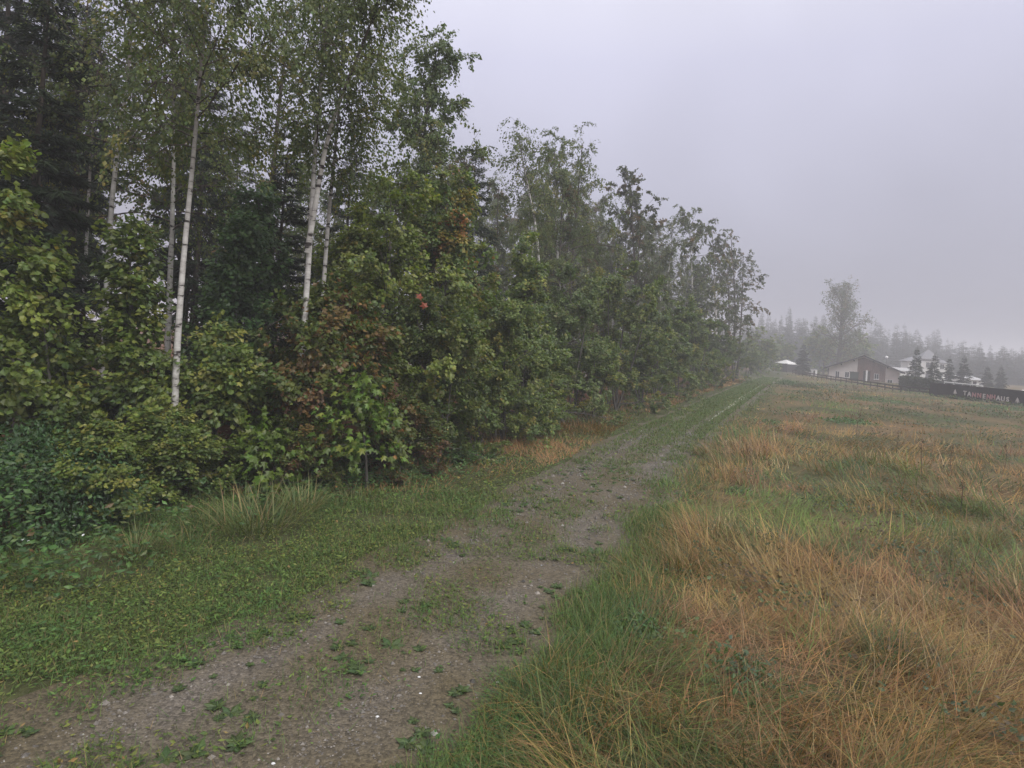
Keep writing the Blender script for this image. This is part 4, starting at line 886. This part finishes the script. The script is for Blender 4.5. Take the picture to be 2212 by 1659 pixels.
mead = Bag()
def meadow(N, r0, r1, nseg, p, hs, ws):
    # tufts: blades share a root patch, lean and bearing
    nt = N // 26; tx, ty = wedge(nt, r0, r1, -28, 54, p); tr = np.hypot(tx, ty)
    td = flow(tx, ty) + G.normal(0, 0.75, nt); tl = G.uniform(0.55, 1.25, nt) * np.where(tr > 9.5, 0.72, 1.0) + 0.5 * (fbm(tx * 0.4, ty * 0.4, 60) - 0.3); th = G.uniform(0.55, 1.5, nt)
    i = np.repeat(np.arange(nt), 26); rad = (0.10 + 0.010 * tr)[i] * np.sqrt(G.random(len(i))) * 1.6; a = G.uniform(0, 6.28, len(i))
    x = tx[i] + rad * np.cos(a); y = ty[i] + rad * np.sin(a); s = side(x, y)
    ok = (s > 1.2 + 0.3 * sstep(14, 8, y) + 0.5 * (fbm(x * 1.2, y * 1.2, 70) - 0.4)) & (y > 2.0) & (y < 128)
    i, x, y, s = i[ok], x[ok], y[ok], s[ok]; n = len(x); r = np.hypot(x, y)
    C, pd = meadow_colour(x, y); Ct, _ = meadow_colour(tx, ty); Ct = Ct * G.uniform(0.55, 1.4, (nt, 1)); sh_ = G.random(n) < 0.72; C[sh_] = Ct[i[sh_]] * G.uniform(0.8, 1.2, (int(sh_.sum()), 1))
    short = 0.42 + 0.58 * sstep(1.3, 2.6, s - 0.06 * np.clip(y - 22, 0, 60)); short = np.where(s > 6.5, 1.0, short)
    h = hs * th[i] * G.uniform(0.6, 1.25, n) * short * (1 + 0.006 * r) * (0.75 + 0.85 * sstep(0.3, 0.7, fbm(x * 0.75, y * 0.75, 61)))
    az = td[i] + np.where(G.random(n) < 0.2, G.uniform(-3.1, 3.1, n), G.normal(0, 0.36, n)); lean = np.clip(tl[i] * (0.55 + 0.45 * short) + G.normal(0, 0.18, n), 0.05, 1.4); curl = G.uniform(0.1, 1.7, n) ** 1.3
    w = np.maximum(ws, 0.00085 * r) * G.uniform(0.7, 1.3, n)
    mead.add(*blades(x, y, height(x, y) - 0.01, h, az, lean, curl, w, C, nseg))
meadow(84000, 2.6, 9.5, 3, 1.3, 0.44, 0.0064)
meadow(76000, 9.5, 30, 2, 1.6, 0.38, 0.010)
meadow(70000, 30, 130, 1, 1.75, 0.25, 0.025)
tag(mead.build('meadow_grass', M_GRASS), 'lodged tan and green meadow grass right of the track', 'grass', kind='stuff')

weeds = Bag(); nc = 420
cx_, cy_ = wedge(nc, 6, 95, 5, 52, 1.45); ok = side(cx_, cy_) > 2.2; cx_, cy_ = cx_[ok], cy_[ok]; cr = np.hypot(cx_, cy_); i = np.repeat(np.arange(len(cx_)), 70); n = len(i)
x = cx_[i] + G.normal(0, 1, n) * (0.16 + 0.012 * cr[i]); y = cy_[i] + G.normal(0, 1, n) * (0.16 + 0.012 * cr[i]); z = height(x, y) + G.random(n) ** 0.7 * (0.16 + 0.0035 * np.minimum(cr[i], 25)) * G.uniform(0.6, 1.3, len(cx_))[i] + 0.04
tone = np.array(((0.055, 0.085, 0.030), (0.080, 0.115, 0.034), (0.095, 0.070, 0.038), (0.060, 0.095, 0.045)))[G.integers(0, 4, len(cx_))][i] * G.uniform(0.7, 1.35, (n, 1)); a = G.uniform(0, 6.28, n)
weeds.add(*leaves(DIAM, np.stack((x, y, z), -1), np.stack((np.cos(a), np.sin(a), G.uniform(-0.3, 0.9, n)), -1), np.stack((G.normal(0, 0.5, n), G.normal(-0.2, 0.5, n), np.ones(n)), -1), np.maximum(0.06, 0.0028 * np.hypot(x, y)) * G.uniform(0.6, 1.3, n), tone))
tag(weeds.build('meadow_weeds', M_LEAF), 'dull green and brown weeds scattered through the meadow grass', 'weeds', kind='stuff')

# low herb layer of the verges: small round leaves and short grass
verge = Bag()
def verge_mask(x, y):
    s = side(x, y); e_ = edge(x, y); r = np.hypot(x, y)
    left = sstep(-0.85, -1.6, s + 0.9 * (fbm(x * 1.1, y * 1.1, 71) - 0.5)) * sstep(1.6, 0.6, e_) * (0.22 + 0.78 * sstep(0.34, 0.52, fbm(x * 0.9, y * 0.9, 69)))
    patch = sstep(0.42, 0.62, fbm(x * 0.7, y * 0.7, 72)); 
    mid = np.exp(-(s / 0.42) ** 2) * np.clip(0.15 + 0.9 * sstep(9, 16, y) * patch + sstep(15, 27, y), 0, 1) 
    ruts = (np.abs(s) < 1.15) * sstep(19, 36, y) * 0.9 * (1 - np.exp(-((s - 0.7) / 0.22) ** 2))
    right = sstep(1.05, 1.45, s - 0.15 * sstep(14, 8, y) + 0.8 * (fbm(x * 1.3, y * 1.3, 73) - 0.5)) * sstep(2.6, 1.7, s)
    spr = 0.42 * (np.abs(s) < 1.35) * sstep(0.48, 0.70, fbm(x * 1.5, y * 1.5, 75)) + 0.35 * sstep(-0.35, -1.2, s) * sstep(0.42, 0.6, fbm(x * 1.9, y * 1.9, 76)) * (s > -1.6)
    return np.clip(np.maximum.reduce([left, mid, ruts, right, spr]), 0, 1)
def herb(N, r0, r1, p, size, T):
    x, y = wedge(N, r0, r1, -62, 50, p); m = verge_mask(x, y); ok = (G.random(N) < m) & (y > 1.5) & (y < 100); x, y = x[ok], y[ok]; n = len(x); r = np.hypot(x, y); s = side(x, y)
    pal = [((0.095, 0.150, 0.036), 4), ((0.135, 0.180, 0.044), 3), ((0.062, 0.110, 0.030), 3), ((0.16, 0.185, 0.05), 0.7), ((0.22, 0.16, 0.065), 0.3)]
    C = pick(pal, n, G); tone = fbm(x * 0.6, y * 0.6, 77)[:, None]
    C = C * lerp(np.broadcast_to((0.80, 1.02, 0.95), C.shape), np.broadcast_to((1.2, 1.05, 0.9), C.shape), sstep(0.35, 0.65, tone[:, 0]))
    a = G.uniform(0, 6.28, n); tip = np.stack((np.cos(a), np.sin(a), G.uniform(-0.2, 0.7, n)), -1); nrm = np.stack((G.normal(0, 0.35, n), G.normal(0, 0.35, n), np.ones(n)), -1)
    z = height(x, y) + np.where(np.abs(s) < 1.35, 0.02, 0.0) + 0.01 + G.random(n) ** 1.5 * np.where(s < -1.3, 0.10, 0.05)
    sz = np.maximum(size, 0.0016 * r) * np.clip(G.lognormal(-0.15, 0.38, n), 0.35, 1.45)
    verge.add(*leaves(T, np.stack((x, y, z), -1), tip, nrm, sz, C))
herb(70000, 3.0, 6.5, 1.1, 0.040, [(OVAL, 0.7), (NARROW, 0.3)]); herb(110000, 6.5, 11, 1.1, 0.042, [(OVAL, 0.35), (NARROW, 0.65)]); herb(110000, 11, 40, 1.6, 0.055, DIAM); herb(30000, 40, 100, 1.7, 0.08, DIAM)
def turf(N, r0, r1, p, h0, w0, nseg):
    x, y = wedge(N, r0, r1, -62, 50, p); m = verge_mask(x, y) * (0.55 + 0.45 * sstep(0.35, 0.6, fbm(x * 0.9, y * 0.9, 78))); ok = (G.random(N) < m) & (y > 1.5) & (y < 104); x, y = x[ok], y[ok]; n = len(x); r = np.hypot(x, y)
    s = side(x, y); e_ = edge(x, y)
    C = pick([((0.085, 0.145, 0.036), 4), ((0.125, 0.18, 0.044), 3), ((0.24, 0.18, 0.08), 1.0)], n, G)
    dry = sstep(-2.2, -0.5, e_) * sstep(12, 15, y) * sstep(0.3, 0.5, fbm(x * 0.5, y * 0.5, 79)); rd = G.random(n) < 0.85 * dry
    C[rd] = pick([((0.32, 0.21, 0.095), 3), ((0.33, 0.18, 0.075), 3), ((0.22, 0.13, 0.06), 1)], int(rd.sum()), G)
    h = h0 * G.uniform(0.5, 1.4, n) * (1 + 1.6 * rd + 0.8 * (s > 1.2)) * (1 + 0.01 * r)
    verge.add(*blades(x, y, height(x, y) + np.where(np.abs(s) < 1.35, 0.018, -0.005), h, G.uniform(0, 6.28, n), G.uniform(0.1, 0.9, n), G.uniform(0.2, 0.9, n), np.maximum(w0, 0.0009 * r), C, nseg))
turf(240000, 3.0, 12, 1.1, 0.12, 0.0046, 2); turf(90000, 12, 45, 1.6, 0.09, 0.008, 2); turf(36000, 45, 105, 1.7, 0.12, 0.02, 1)
# dry tan grass skirt along the bushes
def skirt(N):
    y = 11.5 + G.random(N) ** 1.4 * 75; e_ = G.uniform(-1.9, 0.8, N); x = np.interp(y, EY, EX) - e_ / 0.9; m = sstep(0.36, 0.55, fbm(x * 0.35, y * 0.35, 80)) * sstep(12, 16, y) + 0.15
    ok = (G.random(N) < m) & (side(x, y) < -1.5); x, y = x[ok], y[ok]; n = len(x); r = np.hypot(x, y)
    C = pick([((0.33, 0.21, 0.09), 4), ((0.33, 0.175, 0.075), 4), ((0.20, 0.12, 0.055), 2), ((0.10, 0.12, 0.04), 1.5)], n, G)
    verge.add(*blades(x, y, height(x, y) - 0.01, 0.24 * G.uniform(0.5, 1.4, n), flow(x, y) + G.normal(0, 0.6, n), G.uniform(0.5, 1.25, n), G.uniform(0.2, 0.9, n), np.maximum(0.005, 0.001 * r), C, 2))
skirt(46000)
# green growing over the far track
def overgrow(N):
    u = G.random(N); y = 9.5 + 90 * u ** 1.7; s_ = G.uniform(-1.5, 1.5, N); x = np.interp(y, _yy, _xx) + s_ * np.interp(y, _yy, _ca)
    pt = fbm(x * 0.8, y * 0.8, 92); rut = np.exp(-((np.abs(s_) - 0.7) / 0.24) ** 2)
    m = np.clip(sstep(12, 26, y) * (1 - 0.75 * rut * sstep(60, 25, y)) + sstep(9, 15, y) * sstep(0.45, 0.6, pt) * (1 - 0.9 * rut) + 0.25 * sstep(0.55, 0.7, pt) * sstep(9.5, 12, y), 0, 1); m = m * (1 - 0.9 * np.exp(-((s_ - 0.72) / 0.16) ** 2) * sstep(35, 60, y))
    ok = G.random(N) < m; x, y = x[ok], y[ok]; n = len(x); r = np.hypot(x, y)
    C = pick([((0.085, 0.135, 0.034), 4), ((0.115, 0.16, 0.042), 3), ((0.20, 0.165, 0.075), 0.9)], n, G)
    verge.add(*blades(x, y, height(x, y) + 0.012, 0.075 * G.uniform(0.5, 1.4, n) * (1 + 0.012 * r), G.uniform(0, 6.28, n), G.uniform(0.2, 1.0, n), G.uniform(0.2, 0.9, n), np.maximum(0.006, 0.0012 * r), C, 1))
overgrow(90000)
tag(verge.build('verge_grass', M_GRASS), 'short weedy grass and clover on the track verges', 'grass', kind='stuff')

# ferny nettle layer under the left bushes
net = Bag()
N = 44000; x = G.uniform(-9.5, 0.5, N); y = G.uniform(6.2, 15.5, N); e_ = edge(x, y); m = sstep(-1.25 - 0.5 * sstep(9.5, 7.5, y), -0.2, e_) * sstep(3.2, 1.2, e_) * sstep(0.25, 0.5, fbm(x * 0.9, y * 0.9, 82)); ok = G.random(N) < m; x, y, e_ = x[ok], y[ok], e_[ok]; n = len(x)
top = (0.25 + 0.75 * fbm(x * 0.8, y * 0.8, 83)) * (0.4 + 0.6 * sstep(-1.2, 0.3, e_)) * (0.5 + 1.0 * sstep(10.5, 8, y)); z = height(x, y) + top * G.random(n) ** 0.55
C = pick([((0.075, 0.150, 0.040), 4), ((0.100, 0.185, 0.048), 3), ((0.055, 0.105, 0.034), 3), ((0.10, 0.13, 0.035), 1), ((0.15, 0.10, 0.04), 0.5)], n, G); a = G.uniform(0, 6.28, n)
net.add(*leaves(OVAL, np.stack((x, y, z), -1), np.stack((np.cos(a), np.sin(a), G.uniform(-0.6, 0.3, n)), -1), np.stack((G.normal(0.1, 0.4, n), G.normal(-0.3, 0.4, n), np.ones(n)), -1), 0.095 * G.uniform(0.6, 1.3, n), C))
tag(net.build('nettle_undergrowth', M_LEAF), 'green nettles and herbs at the foot of the forest edge', 'undergrowth', kind='stuff')

# ------------------------------------------------------------------ single plants and small things
def thicket(name, dx, dy, base_y, dep, rx, n, size, pal, label, seed, T=OVAL, rz=0.0, ryz=0.8):
    rng = np.random.default_rng(seed); x, y, g0, H = stand(dx, dy, dep); u = unit(rng.normal(0, 1, (n, 3))); u[:, 2] = np.abs(u[:, 2]); rr = rng.uniform(0.7, 1.03, n) + 0.1 * (vnoise(u[:, 0] * 5 + u[:, 2] * 3, u[:, 1] * 5, seed) - 0.5) * 3
    P = u * np.array((rx, rx * ryz, H)) * rr[:, None]; P[:, 2] *= np.where(P[:, 2] < 0.1, 1, 1)
    nrm = unit(u * 0.6 + (0, 0, 0.6) + rng.normal(0, 0.35, (n, 3))); tip = unit(u * 0.4 + (0, 0, -0.6) + rng.normal(0, 0.45, (n, 3)))
    e = tag(empty(name, (x, y, g0 - 0.02)), label, 'bush'); B = Bag(); B.add(*leaves(T, P, tip, nrm, size * rng.uniform(0.6, 1.25, n), pick(pal, n, rng))); B.build('foliage', M_LEAF, e)
    k = 16; D = unit(rng.normal(0, 1, (k, 3)) * (rx, rx * ryz, 0.2) + (0, 0, H)); b = grow(np.zeros((k, 3)) + rng.normal(0, 0.1, (k, 3)) * (1, 1, 0), D, np.full(k, H * 0.9), 5, 0.7, 0.15, rng)
    Bag().add(*tubes(b, np.full((k, 6), 0.008), 3)).build('stems', M_BARK, e); return e, P, u
iv = thicket('ivy_thicket', 40, 905, 0, 8.7, 1.65, 8500, 0.082, [((0.052, 0.112, 0.036), 4), ((0.068, 0.138, 0.042), 3), ((0.038, 0.080, 0.028), 3)], 'rounded dark blue-green leafy thicket at the left edge', 91)
rng = np.random.default_rng(4); o, P, u = iv
flm = mesh_from('blossom', *[np.array(q) for q in ([(0, 0, 0), (0.035, 0.01, 0.012), (0.012, 0.035, 0.012), (-0.03, 0.022, 0.012), (-0.03, -0.022, 0.012), (0.012, -0.035, 0.012)], [(0, 1, 2), (0, 2, 3), (0, 3, 4), (0, 4, 5), (0, 5, 1)])], np.full((6, 3), 0.8), M_PETAL)
for i in range(5): 
    k = rng.choice(np.where((u[:, 1] < -0.5) & (u[:, 2] < 0.5))[0]); b = link('blossom', flm, o, P[k] * 1.04, sc=1.0); b.rotation_euler = (1.1, 0.2 * i, i)
for q, (dx, dy, dep) in enumerate([(50, 1165, 7.3), (62, 1170, 7.25), (105, 1097, 8.2), (142, 1135, 7.9), (160, 1136, 7.85), (215, 1265, 6.7), (180, 1156, 7.7)]):
    p = spot(dx, dy, dep); fl = tag(empty('white_flower', on_ground(p[0], p[1])), 'tiny white wild flower among the nettles', 'flower', 'white flowers in the nettles')
    hh = max(0.08, p[2] - fl.location[2]); Bag().add(*tubes(np.array([[(0, 0, 0), (0.01, 0, hh * 0.5), (0, 0, hh)]]), np.full((1, 3), 0.002), 3), (0.08, 0.14, 0.04)).build('stem', M_GRASS, fl); b = link('blossom', flm, fl, (0, 0, hh), sc=0.5); b.rotation_euler = (0.7, 0, q)

def tussock(name, dx, dyb, n, h, lean, pal, label, seed, spread=0.3, width=0.012, cat='grass tuft', group=None):
    rng = np.random.default_rng(seed); x, y = foot(dx, dyb); a = rng.uniform(0, 6.28, n); rr = spread * np.sqrt(rng.random(n)); e = tag(empty(name, on_ground(x, y, 0.01)), label, cat, group)
    C = pick(pal, n, rng); az = a + rng.normal(0, 0.5, n); B = Bag()
    B.add(*blades(rr * np.cos(a), rr * np.sin(a), np.zeros(n), h * rng.uniform(0.6, 1.2, n), az, lean * rng.uniform(0.2, 1.2, n), rng.uniform(0.3, 1.3, n), np.full(n, width) * rng.uniform(0.6, 1.3, n), C, 4)); B.build('blades', M_GRASS, e)
    return e
TP = [((0.12, 0.165, 0.052), 5), ((0.17, 0.19, 0.07), 3), ((0.28, 0.22, 0.10), 2.5), ((0.08, 0.12, 0.042), 2)]
tussock('grass_tussock', 555, 1140, 430, 0.74, 0.8, TP, 'tall reed-like grass tussock under the orange maple bush', 101, 0.62)
tussock('grass_tussock', 650, 1105, 240, 0.65, 0.7, TP, 'smaller reed-like tussock right of the tallest one', 102, 0.3)
tussock('grass_tussock', 300, 1195, 240, 0.5, 0.7, TP, 'drooping grass tussock below the nettles on the left verge', 103, 0.3, 0.008)
for q, (dx, dy, h, l) in enumerate([(455, 1150, 0.5, 'low grass tuft left of the tall reed-like tussock'), (760, 1085, 0.35, 'small grass tuft below the lime maple shoot'), (395, 1185, 0.42, 'small grass tuft between nettles and verge'), (880, 1045, 0.32, 'small grass tuft before the round-leaved bush')]):
    tussock('grass_tussock', dx, dy, 170, h, 0.85, TP, l, 140 + q, 0.4, 0.007)
MG = [((0.24, 0.175, 0.08), 4), ((0.15, 0.15, 0.055), 3), ((0.10, 0.12, 0.04), 3), ((0.30, 0.17, 0.08), 2)]
for q, (dx, dy, h, n, ln, l) in enumerate([(1545, 1175, 0.62, 330, 0.6, 'upright tan tussock at the meadow edge beside the track'), (1480, 1230, 0.5, 260, 0.7, 'tan and green tussock just below the upright one'), (2020, 1330, 0.62, 330, 1.0, 'arching tussock sweeping right in the meadow'),
                                       (1930, 1440, 0.5, 260, 0.6, 'dark green tussock in the middle of the lodged grass'), (1760, 1200, 0.5, 260, 0.9, 'green tussock above the flattened reddish grass'), (2120, 1190, 0.55, 260, 0.7, 'tan tussock near the right picture edge')]):
    tussock('meadow_tussock', dx, dy, n, h, ln, MG if q != 3 else [((0.06, 0.095, 0.03), 3), ((0.085, 0.12, 0.036), 2)], l, 110 + q, 0.28, 0.007, group='tussocks in the meadow')

# rosettes of plantain on the gravel
def rosette(seed, n, r):
    rng = np.random.default_rng(seed); a = np.arange(n) * 2.399; tip = np.stack((np.cos(a), np.sin(a), rng.uniform(0.05, 0.5, n)), -1); nrm = np.stack((rng.normal(0, .2, n), rng.normal(0, .2, n), np.ones(n)), -1)
    B = Bag(); B.add(*leaves(OVAL, np.zeros((n, 3)) + (0, 0, 0.006), tip, nrm, r * rng.uniform(0.6, 1.2, n), pick([((0.065, 0.105, 0.030), 3), ((0.085, 0.125, 0.034), 2), ((0.05, 0.08, 0.026), 2)], n, rng))); return B.mesh('plantain_rosette', M_LEAF)
ros = [rosette(i, k, r) for i, (k, r) in enumerate(((9, 0.10), (12, 0.085), (7, 0.12), (14, 0.075), (10, 0.07)))]
rng = np.random.default_rng(31); cnt = 0
while cnt < 290:
    x, y = (q[0] for q in wedge(1, 3.9, 24, -50, 25, 1.25)); s = float(side(x, y))
    if abs(s) > 1.3 or y < 3.5 or rng.random() > 0.45 + 0.55 * (abs(abs(s) - 0.68) > 0.3): continue
    if fbm(np.array([x * 0.8]), np.array([y * 0.8]), 85)[0] < 0.42: continue
    z = float(height(x, y)) + 0.020; o = link('plantain_rosette', ros[int(rng.integers(0, 5))], None, (x, y, z), rz=rng.uniform(0, 6.28), sc=rng.uniform(0.45, 1.15))
    tag(o, 'small green weed rosette growing out of the gravel track', 'weed', 'weeds dotted over the gravel track'); cnt += 1
# loose stones of the track
def stones(N):
    x, y = wedge(N * 3, 3.2, 24, -55, 30, 1.2); s = side(x, y); ok = (np.abs(s) < 1.3) & (G.random(len(x)) < 0.35 + 0.65 * np.exp(-((np.abs(s) - 0.7) / 0.3) ** 2)) & (y > 2.5); x, y = x[ok][:N], y[ok][:N]; n = len(x); r = np.hypot(x, y)
    V0 = np.array([(1, 0, 0), (0, 1, 0), (-1, 0, 0), (0, -1, 0), (0, 0, 0.8)]); F0 = np.array([(0, 1, 4), (1, 2, 4), (2, 3, 4), (3, 0, 4)])
    sz = np.maximum(0.007, 0.0010 * r) * G.lognormal(0, 0.5, n); a = G.uniform(0, 6.28, n); V = V0[None] * sz[:, None, None] * G.uniform(0.6, 1.3, (n, 5, 3))
    ca_, sa_ = np.cos(a)[:, None], np.sin(a)[:, None]; X = V[..., 0] * ca_ - V[..., 1] * sa_ + x[:, None]; Y = V[..., 0] * sa_ + V[..., 1] * ca_ + y[:, None]; Z = V[..., 2] + (height(x, y) + 0.018)[:, None]
    F = (F0[None] + (np.arange(n) * 5)[:, None, None]).reshape(-1, 3); c = np.array((0.15, 0.135, 0.118)) * G.lognormal(0, 0.3, (n, 1))
    B = Bag(); B.add(np.stack((X, Y, Z), -1).reshape(-1, 3), F, np.repeat(np.clip(c, 0.03, 0.3), 5, 0)); return B
tag(stones(30000).build('gravel', M_STONE), 'loose grey stones strewn over the track', 'gravel', kind='stuff')
pb = [(np.array((math.cos(a) * s, math.sin(a) * s * 0.8, z))) for z, s in ((0, 1), (0.5, 0.85), (0.75, 0.35)) for a in np.arange(7) * 0.8976]
pf = [(k * 7 + i, k * 7 + (i + 1) % 7, (k + 1) * 7 + (i + 1) % 7, (k + 1) * 7 + i) for k in range(2) for i in range(7)]
B = Bag(); B.add(pb, pf); B.add(pb[14:], np.array([(0, i, i + 1) for i in range(1, 6)])); peb = mesh_from('pebble', np.vstack(B.V), np.vstack(B.F), np.full((B.n, 3), 0.66), M_STONE, True)
for q, (dx, dy, l) in enumerate([(908, 1503, 'white pebble low on the track near the right verge'), (590, 1655, 'white pebble at the bottom picture edge'), (815, 1553, 'white pebble in the middle of the near track'), (1075, 1478, 'white pebble beside the right grass verge'), (905, 1467, 'small white pebble above the lowest pair'), (1508, 1116, 'lone white pebble on the meadow-side verge')]):
    x, y = foot(dx, dy); tag(link('pebble', peb, None, (x, y, float(height(x, y)) + 0.016), sc=(0.016, 0.014, 0.012)), l, 'pebble', 'white pebbles on the track')

# meadow shrubs and dock stalks
MS = [thicket('meadow_shrub', 1653, 905, 0, 28.5, 0.9, 2600, 0.10, DKGREEN, 'leafy dark weed clump at the meadow edge midway', 121, ryz=1.0)]
for q, (dx, dy, dep, rx, l) in enumerate([(1700, 820, 76, 1.3, 'dark shrub at the meadow corner by the track end'), (1740, 828, 70, 1.6, 'brownish dark shrub right of the corner shrub'), (1835, 905, 42, 1.4, 'dull green weed clump in the middle of the meadow'), (2180, 878, 52, 3.0, 'broad green weed patch below the lettering'),
                                         (1905, 862, 60, 2.6, 'low green weed patch below the fence'), (1598, 1050, 15.2, 0.35, 'small leafy weed in the tan meadow edge grass'), (1600, 1420, 6.6, 0.36, 'bramble sprig with yellowing leaves in the near grass'), (1385, 1330, 7.8, 0.3, 'leafy weed clump on the right verge')]):
    dep = min(dep, foot(dx, dy)[1] * 0.94)
    thicket('meadow_shrub', dx, dy, 0, dep, rx, 900 if dep > 20 else 260, 0.16 if dep > 20 else 0.07, DKGREEN if q != 1 else RUSTY, l, 130 + q, ryz=1.0)
for q, (dx, dyb, h, l) in enumerate([(1850, 940, 1.2, 'thin dark dock stalk in the far meadow'), (2058, 1030, 1.0, 'dark dock stalk before the reddish grass band'), (1990, 1025, 1.1, 'tall dark dock stalk left of the reddish band'), (2072, 1108, 0.8, 'dark dock stalk above the bright green patch'), (2165, 1020, 0.9, 'dark seed stalk near the right picture edge'), (1935, 985, 0.9, 'thin stalk in the weedy middle meadow')]):
    x, y = foot(dx, dyb); e = tag(empty('dock_stalk', on_ground(x, y)), l, 'stalk', 'dark dock stalks in the meadow'); rng = np.random.default_rng(q); st = stem_path(h, 0.05, rng, 6)
    Bag().add(*tubes(st[None], np.linspace(0.008, 0.004, 6)[None], 4)).build('stem', M_BARK, e); n = 70; P, _ = along(st[None].repeat(n, 0), np.arange(n), rng.uniform(0.5, 1, n)); P += rng.normal(0, 0.035, (n, 3))
    B = Bag(); B.add(*leaves(DIAM, P, rng.normal(0, 1, (n, 3)), rng.normal(0, 1, (n, 3)), np.full(n, 0.035), pick([((0.13, 0.08, 0.045), 1)], n, rng))); B.build('seed_head', M_LEAF, e)

# ------------------------------------------------------------------ haze
m = bpy.data.materials.new('haze'); m.use_nodes = True; n_ = m.node_tree.nodes; n_.clear(); out = n_.new('ShaderNodeOutputMaterial'); pv_ = n_.new('ShaderNodeVolumePrincipled')
pv_.inputs['Color'].default_value = (0.93, 0.93, 0.98, 1); pv_.inputs['Density'].default_value = 0.0025; pv_.inputs['Anisotropy'].default_value = 0.0
m.node_tree.links.new(pv_.outputs[0], out.inputs['Volume'])
hz = bx('haze', (-760, -760, -2.0), (760, 760, 27.0), m); tag(hz, 'pale drizzle haze filling the air', 'haze', kind='stuff')
